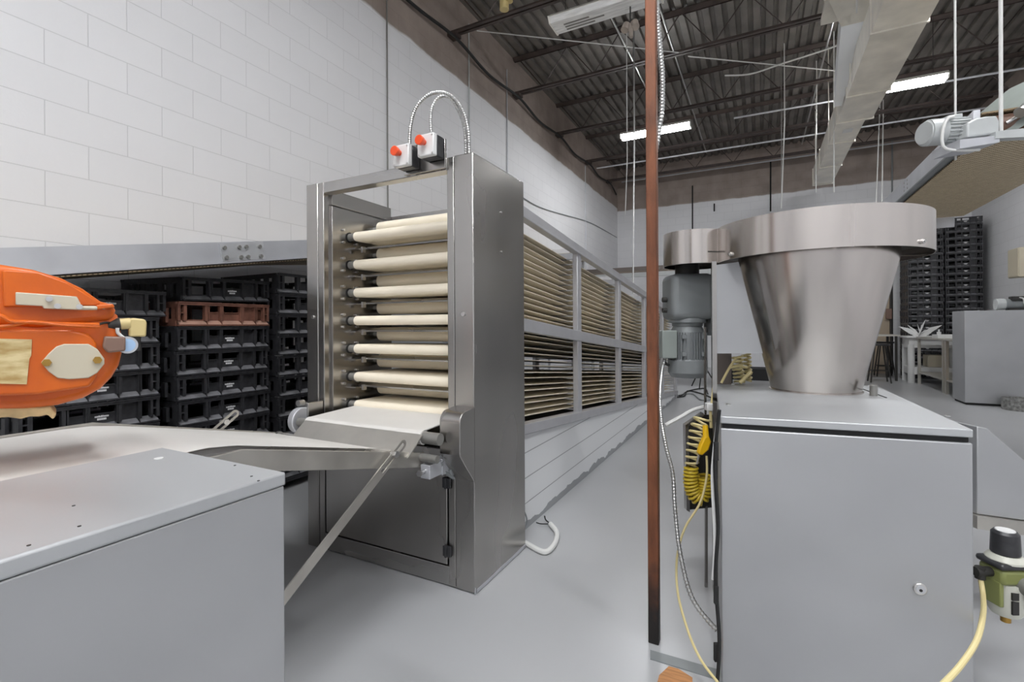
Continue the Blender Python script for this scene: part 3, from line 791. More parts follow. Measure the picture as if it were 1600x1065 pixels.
def strut(x, ya, za, yb, zb, name='slotted_strut'):
    """flat bar with a slot at its upper end"""
    a = Vector((x, ya, za)); b_ = Vector((x, yb, zb))
    dr_ = (b_ - a).normalized(); L = (b_ - a).length
    nrm = Vector((0, -dr_.z, dr_.y))
    mb = MB()
    w_ = 0.017
    s0 = L - 0.17
    p = lambda d_, w2: a + dr_ * d_ + nrm * w2
    mb.prism([p(0, -w_), p(s0, -w_), p(s0, w_), p(0, w_)], (0.005, 0, 0))
    mb.prism([p(s0, -w_), p(L, -w_), p(L, -w_ * 0.42), p(s0, -w_ * 0.42)], (0.005, 0, 0))
    mb.prism([p(s0, w_ * 0.42), p(L, w_ * 0.42), p(L, w_), p(s0, w_)], (0.005, 0, 0))
    mb.prism([p(s0, -w_ * 0.45), p(s0 + 0.035, -w_ * 0.45), p(s0 + 0.035, w_ * 0.45), p(s0, w_ * 0.45)], (0.005, 0, 0))
    arc = [p(L + w_ * math.sin(PI * j / 8), -w_ * math.cos(PI * j / 8)) for j in range(9)] + [p(L + 0.42 * w_ * math.sin(PI * j / 8), -0.42 * w_ * math.cos(PI * j / 8)) for j in range(8, -1, -1)]
    mb.prism(arc, (0.005, 0, 0))
    o = mb.build(name, GALV, I)
    bp = p(L - 0.05, 0)
    MB().cyl(bp + Vector((-0.03, 0, 0)), bp + Vector((0.012, 0, 0)), 0.008, n=12).cyl(bp + Vector((0.005, 0, 0)), bp + Vector((0.013, 0, 0)), 0.013, n=6).build('bolt', BOLT, o)
strut(-1.185, 0.34, 0.005, 1.40, 0.672)
strut(-2.03, 0.25, 0.005, 1.30, 0.735)

# ================================================================== GREY STEEL BOX, FRONT LEFT
G = thing('steel_cabinet', (-0.96, -0.1, 0), 'large smudged grey steel cabinet in the left foreground corner', 'cabinet')
MB().box(-1.155, -0.76, -0.9, 0.578, 0.0, 0.8255).build('body', SATIN, G, bevel=0.003)
MB().box(-1.157, -0.758, -0.902, 0.580, 0.826, 0.850).build('lid', SATIN_TOP, G, bevel=0.004)
hp = onz(248, 716, 0.85)
MB().cyl((hp.x, hp.y, 0.850), (hp.x, hp.y, 0.8512), 0.008, n=16).build('screw_hole', WHITEP, G)
for u, v in ((367, 727), (393, 744), (404, 751), (115, 790), (124, 822), (45, 852)):
    q = onz(u, v, 0.85)
    MB().cyl((q.x, q.y, 0.850), (q.x, q.y, 0.8508), 0.0022, n=8).build('rivet', DARKM, G)

# ================================================================== ORANGE MACHINE HEAD
tO = 1.08
_a, _b = ray(100, 540)
on_ = LT(_a, 1.0, 0).normalized()
oP = LT(_a * tO, tO, 0)
def op(u, v, dt=0.0):
    a, b_ = ray(u, v)
    dv = LT(a, 1.0, 0)
    t = (oP.dot(on_)) / dv.dot(on_)
    return LT(a * t, t, H + b_ * t) + on_ * dt
O = thing('orange_mixer_head', op(60, 640, 0.12), 'orange enamelled machine head with latch and grey oval plate hanging over the belt', 'machine head')
fwd = Vector((Fx, Fy, 0))
def plate(poly, dt, th, name, m, parent=O, bevel=0.0, seg=2):
    return MB().prism([op(u, v, dt) for u, v in poly], on_ * th).build(name, m, parent, bevel=bevel, seg=seg)
plate([(-160, 500), (-160, 460), (0, 495), (60, 500), (170, 480), (186, 492), (192, 520), (194, 548), (188, 572), (176, 592), (158, 610), (130, 625), (90, 636), (40, 642), (-160, 645)], 0.03, 0.22, 'lower_housing', ORANGE, bevel=0.018, seg=4)
plate([(-160, 498), (-160, 404), (-60, 406), (0, 411), (50, 419), (96, 433), (130, 450), (158, 470), (178, 475), (182, 484), (178, 500), (60, 512)], 0.02, 0.20, 'upper_cover', ORANGE, bevel=0.018, seg=4)
plate([(2, 423), (8, 420), (60, 424), (108, 441), (140, 461), (158, 474), (150, 478), (4, 479)], 0.012, 0.02, 'cover_panel', ORANGE, bevel=0.006)
plate([(-160, 513), (112, 515), (138, 521), (151, 536), (151, 588), (140, 604), (60, 616), (-160, 625)], 0.0, 0.06, 'front_plate', ORANGE, bevel=0.006, seg=3)
plate([(150, 476), (176, 474), (180, 480), (150, 484)], 0.0, 0.14, 'cover_lip', ORANGE, bevel=0.003)
ov = plate([(64, 566), (76, 552), (88, 541), (100, 537), (138, 537), (152, 545), (163, 560), (163, 568), (152, 582), (138, 590), (108, 592), (90, 590), (76, 580)], -0.006, 0.008, 'oval_plate', BEIGE, bevel=0.002)
for u, v in ((73, 566), (152, 562)):
    MB().cyl(op(u, v, -0.006), op(u, v, -0.014), 0.0085, n=6).build('plate_bolt', BRASS, ov)
plate([(-40, 528), (50, 530), (49, 555), (46, 560), (42, 600), (-40, 598)], -0.003, 0.004, 'worn_label', LABELM)
la = plate([(24, 456), (120, 463), (126, 474), (126, 484), (68, 482), (66, 478), (24, 476)], 0.000, 0.012, 'latch', BEIGE, bevel=0.002)
MB().cyl(op(122, 481, 0.004), op(152, 481, 0.004), 0.005, n=10).cyl(op(142, 480, 0.004), op(164, 481, 0.004), 0.003, n=10).build('latch_rod', BEIGE, la)
for u, v in ((77, 467), (90, 478), (124, 479)):
    MB().cyl(op(u, v, 0.0), op(u, v, -0.007), 0.006, n=12).build('latch_bolt', BOLT, la)
MB().tube([op(-30, 492, 0.0), op(0, 493, -0.01), (op(20, 502, -0.01)), op(45, 503, -0.01), op(90, 506, -0.01), op(155, 507, 0.0)], 0.0045, 8).tube([op(-30, 512, 0.0), op(20, 508, -0.005), op(50, 503, -0.012), op(100, 508, -0.01), op(155, 510, 0.0)], 0.004, 8).build('wire_cord', ORANGE, O)
cn = MB().cyl(op(170, 508, 0.04), op(190, 506, 0.04), 0.012, 0.016, n=14).tube([op(152, 507, 0.0), op(165, 504, 0.02), op(178, 504, 0.04)], 0.003, 6).build('plug', DARKM, O)
MB().cyl(op(188, 506, 0.04), op(206, 505, 0.04), 0.014, n=14).build('gland', CREAMP, cn)
plate([(203, 500), (207, 496), (228, 498), (232, 502), (231, 526), (204, 526)], 0.03, 0.035, 'valve_coil', CREAMP, bevel=0.004)
plate([(190, 526), (224, 526), (224, 549), (190, 549)], 0.05, 0.03, 'valve_body', DARKM, bevel=0.002)
sv = plate([(163, 525), (196, 526), (196, 548), (168, 551), (160, 542)], -0.008, 0.03, 'bracket', BROWNP, bevel=0.004)
MB().cyl(op(200, 539, 0.05), op(200, 539, 0.010), 0.0205, n=28).build('sensor_body', ALU, O)
MB().cyl(op(200, 539, 0.0105), op(200, 539, 0.009), 0.0155, n=28).build('sensor_face', DIAL, O)
MB().tube([op(185, 512, 0.03), op(186, 520, 0.03), op(195, 528, 0.03)], 0.004, 8).build('sensor_lead', CABW, O)
# crust of dough hanging below
pts = [(-60, 640)] + [(-40 + 9 * i, 638 - 1.2 * math.sin(i)) for i in range(14)] + [(88, 652), (82, 660), (74, 652), (60, 655), (45, 655), (30, 659), (10, 656), (-60, 662)]
plate(pts, 0.045, 0.10, 'dough_crust', DOUGH, bevel=0.004)
hx = op(-60, 560, 0.15)
MB().bar(hx, (-2.17, -0.25, hx.z), 0.08, 0.08).bar((-2.17, -0.25, hx.z + 0.04), (-2.17, -0.25, 0), 0.08, 0.08).build('support_arm', STEEL, O)

# ================================================================== INCLINED CONVEYOR ALONG THE LEFT WALL
V = thing('inclined_conveyor', (-3.1, 4.0, 1.9), 'inclined grey conveyor climbing along the left wall above the black trays', 'conveyor')
def iz(y):
    return 1.300 + 0.178 * y if y < 2.4 else 1.7272 + 0.115 * (y - 2.4)
for xx in (-2.76, -3.50):
    MB().prism([(xx, -1.5, iz(-1.5)), (xx, 2.4, iz(2.4)), (xx, 8.6, iz(8.6)), (xx, 8.6, iz(8.6) - 0.125), (xx, 2.4, iz(2.4) - 0.125), (xx, -1.5, iz(-1.5) - 0.125)], (0.012, 0, 0)).build('side_beam', ALU, V)
    MB().prism([(xx - 0.03, -1.5, iz(-1.5) - 0.112), (xx - 0.03, 2.4, iz(2.4) - 0.112), (xx - 0.03, 8.6, iz(8.6) - 0.112), (xx - 0.03, 8.6, iz(8.6) - 0.124), (xx - 0.03, 2.4, iz(2.4) - 0.124), (xx - 0.03, -1.5, iz(-1.5) - 0.124)], (0.05, 0, 0)).build('beam_flange', ALU, V)
sp = [onx(342, 381, -2.745), onx(410, 377, -2.745), onx(414, 404, -2.745), onx(347, 409, -2.745)]
pl = MB().prism(sp, (0.006, 0, 0)).build('splice_plate', SPLM, V)
for u, v in ((350, 387), (373, 386), (384, 385.5), (405, 385), (353, 402), (376, 401.5), (387, 401), (407, 400)):
    q = onx(u, v, -2.738)
    MB().cyl(q, q + Vector((0.012, 0, 0)), 0.011, n=12).build('bolt', CAPG, pl)
MB().prism([(-3.48, -1.5, iz(-1.5) - 0.13), (-3.48, 2.4, iz(2.4) - 0.13), (-3.48, 8.6, iz(8.6) - 0.13), (-3.48, 8.6, iz(8.6) - 0.136), (-3.48, 2.4, iz(2.4) - 0.136), (-3.48, -1.5, iz(-1.5) - 0.136)], (0.70, 0, 0)).build('return_belt', WIREB, V)
MB().prism([(-3.48, -1.5, iz(-1.5) - 0.02), (-3.48, 2.4, iz(2.4) - 0.02), (-3.48, 8.6, iz(8.6) - 0.02), (-3.48, 8.6, iz(8.6) - 0.026), (-3.48, 2.4, iz(2.4) - 0.026), (-3.48, -1.5, iz(-1.5) - 0.026)], (0.70, 0, 0)).build('carrying_belt', WIREB, V)
for yy in (-0.6, 4.9, 8.2):
    for xx in (-2.80, -3.46):
        MB().box(xx - 0.02, xx + 0.02, yy - 0.02, yy + 0.02, 0, iz(yy) - 0.125).build('leg', ALU, V)

# far transverse conveyor
B = thing('transverse_conveyor', (-1.0, 9.3, 2.3), 'far brown-framed conveyor crossing the room behind the rack', 'conveyor')
MB().box(-3.3, 1.2, 9.18, 9.24, 2.14, 2.22).build('side_beam', BROWNB, B)
MB().box(-3.3, 1.2, 9.90, 9.96, 2.14, 2.22).build('side_beam', BROWNB, B)
MB().box(-3.3, 1.2, 9.24, 9.90, 2.10, 2.115).build('return_belt', WIREB, B)
MB().box(-3.3, 1.2, 9.10, 9.16, 2.02, 2.10).build('lower_tray', LGREY, B)
for xx in (-3.0, -0.9, 1.1):
    MB().box(xx, xx + 0.05, 9.26, 9.31, 0, 2.12).build('leg', LGREY, B)
for (xx, lab) in ((-0.95, 1), (-0.35, 2)):
    mo = MB().cyl((xx - 0.10, 9.2, 2.34), (xx + 0.10, 9.2, 2.34), 0.09, n=20).build('gear_motor', GREYP, B)
    MB().box(xx + 0.11, xx + 0.22, 9.12, 9.3, 2.25, 2.42).build('gearbox', DARKM, mo)

# ================================================================== BREAD TRAYS
TW, TD, TH_ = 0.555, 0.64, 0.136
def tray_mesh(name, m):
    mb = MB()
    hw = TW / 2
    # local: front face at x=0 looking to +X, depth runs to -X
    def wall(flip):
        t = MB()
        t.box(-0.012, 0.0, -hw, hw, 0.118, 0.136)                 # top rim
        t.box(-0.006, 0.004, -hw, hw, 0.130, 0.136)
        t.box(-0.012, 0.002, -hw, hw, 0.0, 0.008)                 # bottom rim
        f = lambda q: -hw + q * TW
        # upright frame pieces (fractions of the width)
        for a, c in ((0.0, 0.025), (0.055, 0.085), (0.265, 0.285), (0.300, 0.312), (0.425, 0.435), (0.448, 0.458), (0.650, 0.662), (0.672, 0.690), (0.820, 0.850), (0.925, 0.945), (0.975, 1.0)):
            t.box(-0.032, -0.004, f(a), f(c), 0.028, 0.120)
        for a in (0.285, 0.438, 0.665, 0.83):
            t.prism([(-0.004, f(a), 0.118), (-0.004, f(a), 0.02), (0.0, f(a), 0.008), (0.0, f(a), 0.0), (-0.03, f(a), 0.0), (-0.03, f(a), 0.118)], (0, 0.004, 0))
        t.box(-0.032, -0.026, f(0.312), f(0.425), 0.030, 0.078)    # half panels
        t.box(-0.032, -0.020, f(0.312), f(0.425), 0.076, 0.081)
        t.box(-0.032, -0.026, f(0.458), f(0.650), 0.030, 0.078)
        t.box(-0.032, -0.020, f(0.458), f(0.650), 0.076, 0.081)
        t.box(-0.032, -0.026, f(0.690), f(0.820), 0.030, 0.120)    # blank panel
        t.box(-0.032, -0.022, f(0.085), f(0.265), 0.030, 0.036)
        t.box(-0.032, -0.004, f(0.025), f(0.055), 0.070, 0.076)
        t.box(-0.032, -0.004, f(0.945), f(0.975), 0.070, 0.076)
        if flip:
            t.v = [Vector((-TD - q.x, -q.y, q.z)) for q in t.v]
        mb.add(t.v, t.f)
    wall(False); wall(True)
    for s in (-1, 1):
        y0_, y1_ = (hw - 0.012, hw) if s > 0 else (-hw, -hw + 0.012)
        mb.box(-TD + 0.03, -0.03, y0_, y1_, 0.0, 0.040)
        mb.box(-TD + 0.03, -0.03, y0_, y1_, 0.104, 0.136)
        for k in range(7):
            xx = -TD + 0.03 + k * (TD - 0.10) / 6
            mb.box(xx, xx + 0.045, y0_, y1_, 0.04, 0.105)
        for xx in (-0.12, -TD / 2, -TD + 0.12):                    # stacking lugs
            yy = (hw, hw + 0.014) if s > 0 else (-hw - 0.014, -hw)
            mb.box(xx - 0.02, xx + 0.02, yy[0], yy[1], 0.02, 0.10)
    mb.box(-TD + 0.02, -0.02, -hw + 0.01, hw - 0.01, 0.004, 0.012)
    o = mb.build(name, m, org=(0, 0, 0))
    return o
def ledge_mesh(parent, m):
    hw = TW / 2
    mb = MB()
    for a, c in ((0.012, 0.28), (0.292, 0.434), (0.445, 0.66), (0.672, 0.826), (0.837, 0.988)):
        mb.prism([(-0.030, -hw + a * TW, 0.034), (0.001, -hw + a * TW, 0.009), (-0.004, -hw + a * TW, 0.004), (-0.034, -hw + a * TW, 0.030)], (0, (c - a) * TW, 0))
    return mb.build('highlight_ledge', m, parent, org=(0, 0, 0))  # strips whose pale colour paints the light on the ledge
def logo_mesh(parent):
    mb = MB()
    random.seed(3)
    y = -0.028
    while y < 0.026:
        w2 = random.choice((0.0035, 0.005, 0.0045))
        mb.box(-0.0255, -0.0250, y, y + w2, 0.060, 0.068 if random.random() > .3 else 0.070); y += w2 + 0.0012
    y = -0.018
    while y < 0.017:
        w2 = random.choice((0.004, 0.0055))
        mb.box(-0.0255, -0.0250, y, y + w2, 0.046, 0.056); y += w2 + 0.0010
    o = mb.build('logo', LOGOW, parent, org=(0, 0, 0))
    o.location = (0, 0.03, 0)
    return o
tray0 = tray_mesh('bread_tray', BLACK)
lg = logo_mesh(tray0)
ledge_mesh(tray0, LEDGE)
brown0 = tray_mesh('bread_tray', BROWNT)
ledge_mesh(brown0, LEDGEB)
used = {'b': False}
ORD = ['topmost', 'second', 'third', 'fourth', 'fifth', 'sixth', 'seventh', 'eighth', 'ninth', 'tenth', 'eleventh', 'twelfth', 'thirteenth', 'fourteenth', 'fifteenth', 'sixteenth', 'seventeenth', 'eighteenth', 'nineteenth', 'twentieth', 'twenty-first', 'twenty-second', 'twenty-third', 'twenty-fourth']
def put_tray(loc, rot, label, group, src=None):
    src = src or tray0
    if src is tray0 and not used['b']:
        o = tray0; used['b'] = True
    elif src is brown0:
        o = brown0
    else:
        o = copy_tree(tray0)
    o.location = loc; o.rotation_euler = rot
    return tag(o, label, 'tray', group)
random.seed(11)
def stack(x, yc, z0, n, where, group, rz_=0.0, pitch=0.140, brown=False):
    for k in range(n):
        z = z0 + pitch * k
        i = n - 1 - k
        jx, jy = random.uniform(-0.004, 0.004), random.uniform(-0.004, 0.004)
        if brown and i == 0:
            put_tray((x + jx, yc + jy, z), (0, 0, rz_), 'brown bread tray on top of the middle stack left of the tower', group, brown0)
        else:
            put_tray((x + jx, yc + jy, z), (0, 0, rz_ + random.uniform(-0.008, 0.008)), 'black bread tray, %s from the top %s' % (ORD[i], where) if i else 'black bread tray %s, topmost of its stack' % where, group)
def dolly(x, yc, label, h=0.078):
    d_ = thing('tray_dolly', (x - TD / 2, yc, 0), label, 'dolly', 'dollies under the tray stacks')
    MB().box(x - TD, x, yc - TW / 2, yc + TW / 2, h - 0.023, h).build('deck', BLACK, d_)
    for sx in (0.08, TD - 0.08):
        for sy in (-0.2, 0.2):
            MB().cyl((x - sx, yc + sy - 0.012, (h - 0.023) / 2), (x - sx, yc + sy + 0.012, (h - 0.023) / 2), (h - 0.023) / 2, n=14).build('wheel', BLACKR, d_)
stack(-2.865, 1.145, 0.05, 8, 'in the leftmost stack behind the orange machine', 'trays in the left stack'); dolly(-2.865, 1.145, 'low black dolly under the leftmost tray stack', 0.048)
stack(-2.865, 1.790, 0.0, 9, 'in the middle stack left of the tower', 'trays in the middle stack', brown=True)
stack(-2.865, 2.425, 0.08, 10, 'in the stack nearest the tower', 'trays in the stack by the tower'); dolly(-2.865, 2.425, 'low black dolly under the stack nearest the tower')
put_tray((-2.93, 1.205, 1.172), (0, 0, R_(-3)), 'black bread tray turned askew on top of the leftmost stack', 'loose trays on top')
put_tray((-2.925, 1.85, 1.272), (R_(1.5), R_(1), R_(2)), 'black bread tray lying over the brown tray on the middle stack', 'loose trays on top')
# right-hand stacks against the back wall
stack(3.565, 12.42, 0.0, 23, 'in the far right corner stack', 'trays in the far right stack', rz_=-PI / 2, pitch=0.139)
stack(2.972, 12.42, 0.0, 22, 'in the far stack under the hopper rim', 'trays in the far left stack', rz_=-PI / 2, pitch=0.139)

# ================================================================== HOPPER MACHINE
M_ = thing('hopper_machine', LT(1.1, 1.8, 0), 'stainless machine with a steel cone hopper under an oval rim on a grey cabinet', 'hopper machine')
LZ = 0.83
def q4(u, v, z):
    p_ = onz(u, v, z); return Vector((p_.x, p_.y, z))
FL, FR, BR, BL = q4(1125, 650, LZ), q4(1521, 671, LZ), q4(1369, 602, LZ), q4(1118, 598, LZ)
cen = (FL + FR + BR + BL) / 4
def shrink(p_, d_, z):
    v_ = (cen - p_); v_.z = 0
    return Vector((p_.x, p_.y, z)) + v_.normalized() * d_
MB().prism([shrink(p_, 0, LZ - 0.022) for p_ in (FL, FR, BR, BL)], (0, 0, 0.022)).build('lid', SATIN_TOP, M_, bevel=0.003)
MB().prism([shrink(p_, 0.012, LZ - 0.036) for p_ in (FL, FR, BR, BL)], (0, 0, 0.014)).build('lid_gap', BLACKR, M_)  # black filler that paints the gap under the lid dark
cb_ = MB().prism([shrink(p_, 0.001, 0.0) for p_ in (FL, FR, BR, BL)], (0, 0, LZ - 0.037)).build('cabinet', SATIN, M_, bevel=0.004)
fn = (FR - FL).normalized(); out = Vector((fn.y, -fn.x, 0))
if out.dot(Vector((0, -1, 0))) < 0: out = -out
def face(u, v, off=0.0):
    # point on the cabinet's front face
    a, b_ = ray(u, v)
    dvec = LT(a, 1, 0); 
    tt = FL.dot(out) / dvec.dot(out)
    p_ = at(u, v, tt)
    return p_ + out * off
lk = MB().cyl(face(1437, 919, -0.002), face(1437, 919, 0.006), 0.016, n=24).build('lock', BOLT, M_, bevel=0.002)
MB().cyl(face(1437, 919, 0.006), face(1437, 919, 0.0075), 0.011, n=20).build('lock_core', ALU, lk)
MB().cyl(face(1437, 920, 0.0075), face(1437, 920, 0.0082), 0.004, n=10).build('keyhole', BLACKR, lk)
for u, v in ((1138, 632), (1480, 650)):
    p_ = q4(u, v, LZ)
    MB().cyl(p_, p_ + Vector((0, 0, 0.003)), 0.008, n=12).build('lid_screw', BOLT, M_)
p_ = q4(1365, 618, LZ)
MB().cyl(p_, p_ + Vector((0, 0, 0.042)), 0.013, n=18).build('lid_pin', CAPG, M_)
MB().bar(q4(1336, 603, LZ + .001), q4(1385, 621, LZ + .001), 0.005, 0.002).build('lid_slot', BLACKR, M_)
# cone
cc = LT(1.29, 2.05, 0)
CB = 1.40
MB().lathe(cc, [(0.0, LZ), (0.172, LZ), (0.172, LZ + 0.004), (0.165, LZ + 0.006), (0.292, 1.385), (0.292, CB + 0.03), (0.0, CB + 0.03)], 96).build('hopper_cone', HOPST, M_, sharp=25)
# oval rim
c1, r1, c2, r2 = (1.29, 2.05), 0.393, (0.85, 2.228), 0.14
def union_outline():
    dx, dy = c2[0] - c1[0], c2[1] - c1[1]
    D = math.hypot(dx, dy); a = (r1 * r1 - r2 * r2 + D * D) / (2 * D); h = math.sqrt(max(0, r1 * r1 - a * a))
    base = math.atan2(dy, dx)
    al = math.acos(a / r1); be = math.acos((D - a) / r2)
    pts = []
    n = 90
    for i in range(n + 1):
        th = base + al + (2 * PI - 2 * al) * i / n
        pts.append((c1[0] + r1 * math.cos(th), c1[1] + r1 * math.sin(th)))
    n = 40
    for i in range(1, n):
        th = base + PI + be + (2 * PI - 2 * be) * i / n
        pts.append((c2[0] + r2 * math.cos(th), c2[1] + r2 * math.sin(th)))
    return pts
uo = union_outline()
ZB0, ZB1 = 1.381, 1.530
mb = MB()
n = len(uo)
gc = ((c1[0] * 3 + c2[0]) / 4, (c1[1] * 3 + c2[1]) / 4)
vs = []
for (a, b_) in uo:
    cx_, cy_ = (c1 if math.hypot(a - c1[0], b_ - c1[1]) < r1 + 1e-3 else c2)
    L = math.hypot(a - cx_, b_ - cy_); ia, ib = a - (a - cx_) / L * 0.004, b_ - (b_ - cy_) / L * 0.004
    vs += [LT(a, b_, ZB0), LT(a, b_, ZB1), LT(ia, ib, ZB1), LT(ia, ib, ZB0)]
fs = []
for i in range(n):
    o_, p2 = 4 * i, 4 * ((i + 1) % n)
    for q in range(4):
        fs.append((o_ + q, o_ + (q + 1) % 4, p2 + (q + 1) % 4, p2 + q))
mb.add(vs, fs)
rim = mb.build('oval_rim', HOPST, M_, sharp=30)
MB().prism([LT(a * 0.995 + gc[0] * 0.005, b_ * 0.995 + gc[1] * 0.005, ZB0 + 0.045) for a, b_ in uo], (0, 0, 0.006)).build('rim_underplate', DARKM, rim)
for (u, v) in ((1142, 397), (1440, 377)):
    a, b_ = ray(u, v)
    A_, B_, C_ = 1 + a * a, -2 * (a * c1[0] + c1[1]), c1[0] ** 2 + c1[1] ** 2 - r1 * r1
    t = (-B_ - math.sqrt(max(0, B_ * B_ - 4 * A_ * C_))) / (2 * A_)
    p_ = LT(a * t, t, H + b_ * t)
    dd = Vector((p_.x, p_.y, 0)) - LT(c1[0], c1[1], 0); dd.normalize()
    MB().cyl(p_ - dd * 0.006, p_ + dd * 0.008, 0.009, n=14).cyl(p_ + dd * 0.008, p_ + dd * 0.012, 0.005, n=6).build('rim_bolt', BOLT, rim)
# rim brackets
MB().bar(LT(1.29 + 0.28, 2.05 - 0.02, 1.40), LT(1.29 + 0.39, 2.05 - 0.03, 1.40), 0.03, 0.006).build('rim_bracket', STEEL, M_)
# column and gusset
MB().prism([LT(.826, 1.98, 0.0), LT(.845, 1.98, 0.0), LT(.862, 2.03, 0.0), LT(.842, 2.03, 0.0)], (0, 0, 1.372)).build('column', STEEL, M_)
MB().prism([at(1117, 414, 2.02), at(1154, 409, 2.02), at(1192, 552, 2.02), at(1117, 552, 2.02)], fwd * 0.004).build('gusset_plate', SATIN, M_)
MB().prism([at(1118, 545, 2.26), at(1143, 545, 2.26), at(1143, 601, 2.26), at(1118, 601, 2.26)], fwd * 0.004).build('rear_panel', BROWNB, M_)
MB().prism([LT(.818, 2.04, 0.72), LT(.825, 2.04, 0.72), LT(.825, 2.05, .72), LT(.818, 2.05, .72)], (0, 0, 0.38)).build('side_strip', STEEL, M_)
MB().tube([at(1124, 640, 1.46), at(1117, 720, 1.47), at(1122, 820, 1.46), at(1118, 900, 1.46), at(1124, 1000, 1.45), at(1121, 1065, 1.44)], 0.006, 6).build('torn_edge_seal', BLACKR, M_)
MB().tube([at(1121, 660, 1.48), at(1113, 740, 1.48), at(1117, 840, 1.47), at(1114, 905, 1.47)], 0.005, 6).build('edge_sealant', WHITEP, M_)
for v in (705, 930, 1020):
    MB().prism([at(1117, v - 14, 1.45), at(1123, v - 14, 1.45), at(1123, v + 14, 1.45), at(1117, v + 14, 1.45)], fwd * 0.01).build('side_clip', BLACKR, M_)
# gear motor hanging from the small lobe
gm = (0.84, 2.30)
gp = LT(gm[0], gm[1], 0)
def rect(hw, hd, z, h, name, m, parent, bevel=0.01, c=gm, seg=3):
    return MB().prism([LT(c[0] - hw, c[1] - hd, z), LT(c[0] + hw, c[1] - hd, z), LT(c[0] + hw, c[1] + hd, z), LT(c[0] - hw, c[1] + hd, z)], (0, 0, h)).build(name, m, parent, bevel=bevel, seg=seg)
gb = rect(0.098, 0.09, 1.135, 0.215, 'gearbox', GREYP, M_, 0.028)
rect(0.016, 0.06, 1.06, 0.28, 'mounting_flange', GREYP, gb, 0.004, (0.945, 2.27))
MB().cyl(LT(.945, 2.21, 1.155), LT(.945, 2.20, 1.155), 0.011, n=16).build('flange_bolt', DARKM, gb)
MB().cyl(LT(.735, 2.28, 1.23), LT(.715, 2.28, 1.23), 0.012, n=12).cyl(LT(.735, 2.28, 1.18), LT(.715, 2.28, 1.18), 0.012, n=12).build('plug_bolt', DARKM, gb)
MB().lathe(gp, [(0, 1.345), (0.055, 1.345), (0.055, 1.40), (0.0, 1.40)], 32).build('top_boss', DARKM, gb)
MB().lathe(gp, [(0, 1.142), (0.082, 1.142), (0.086, 1.13), (0.086, 1.122), (0.07, 1.118), (0.07, 1.105), (0.0, 1.105)], 40).build('adapter_ring', GREYP, gb)
mt = MB().lathe(gp, [(0, 1.11), (0.062, 1.11), (0.075, 1.085), (0.078, 1.07), (0.078, 0.935), (0, 0.935)], 40).build('motor_body', GREYP, M_)
for i in range(40):
    th = 2 * PI * i / 40
    c_, s_ = math.cos(th), math.sin(th)
    MB().bar(gp + Vector((0.080 * c_, 0.080 * s_, 0.945)), gp + Vector((0.080 * c_, 0.080 * s_, 1.075)), 0.0035, 0.018, side=(-s_, c_, 0)).build('cooling_fin', GREYP, mt)
MB().lathe(gp, [(0, 0.95), (0.084, 0.95), (0.09, 0.943), (0.09, 0.885), (0.075, 0.862), (0, 0.858)], 40).build('fan_cowl', GREYP, mt, sharp=30)
for lat_, zz_ in ((-0.045, 1.055), (0.045, 1.055), (-0.045, 0.975), (0.045, 0.975)):
    rect(0.010, 0.008, zz_ - 0.009, 0.018, 'mount_lug', GREYP, mt, 0.001, (gm[0] + lat_, gm[1] - 0.078))
rect(0.035, 0.045, 0.955, 0.13, 'terminal_box', GREYF, mt, 0.004, (0.735, 2.28))
MB().tube([LT(.72, 2.27, .955), LT(.725, 2.27, .93), LT(.74, 2.26, .92)], 0.006).build('motor_lead', BLACKR, mt)
# left side hose board
HB = thing('hose_board', LT(0.76, 2.0, 0.3), 'dark notched board on a grey bracket left of the hopper machine, behind the coil', 'board')
MB().prism([at(1075, 664, 2.03), at(1100, 648, 2.03), at(1118, 648, 2.03), at(1118, 792, 2.03), at(1077, 796, 2.03)], fwd * 0.01).build('board', DARKM, HB)
MB().prism([at(1071, 664, 2.02), at(1076, 662, 2.02), at(1078, 800, 2.02), at(1073, 797, 2.02)], fwd * 0.03).prism([at(1071, 664, 2.02), at(1099, 645, 2.02), at(1100, 649, 2.02), at(1073, 668, 2.02)], fwd * 0.03).build('bracket', STEEL, HB)
MB().prism([at(1102, 790, 2.03), at(1106, 790, 2.03), at(1106, 935, 2.03), at(1102, 935, 2.03)], fwd * 0.01).build('stand', STEEL, HB)

def coil(path, R0, turns, r, name, m, label, R1=None):
    p_ = resample(spline([Vector(q) for q in path]), 0.002)
    N_ = len(p_)
    pts = []
    steps = turns * 14
    x = Vector((Rx, Ry, 0))
    for i in range(steps + 1):
        f = i / steps
        k = min(N_ - 2, int(f * (N_ - 1)))
        c_ = p_[k]
        d_ = (p_[k + 1] - p_[k]).normalized()
        x = (x - d_ * x.dot(d_)).normalized()
        y = d_.cross(x)
        rr = R0 + ((R1 or R0) - R0) * f
        a = 2 * PI * turns * f
        pts.append(c_ + (x * math.cos(a) + y * math.sin(a)) * rr)
    return tag(MB().tube(pts, r, 8, smooth=False).build(name, m), label, 'air hose')
tc_ = 1.93
coil([at(1098, 652, tc_), at(1090, 672, tc_), at(1084, 700, tc_), at(1080, 730, tc_)], 0.030, 8, 0.0048, 'coiled_air_hose', YELP, 'stretched pale yellow upper part of the coiled air hose on the hopper machine', 0.022)
coil([at(1080, 730, tc_), at(1079, 752, tc_), at(1084, 772, tc_), at(1095, 778, tc_), at(1102, 762, tc_), at(1101, 742, tc_)], 0.024, 18, 0.0055, 'coiled_air_hose', YEL, 'tight bright yellow lower loop of the coiled air hose')
coil([at(1152, 556, 2.28), at(1153, 575, 2.28), at(1156, 598, 2.28)], 0.022, 7, 0.0055, 'coiled_air_hose', YELP, 'left small yellow coil standing behind the cone under the gusset')
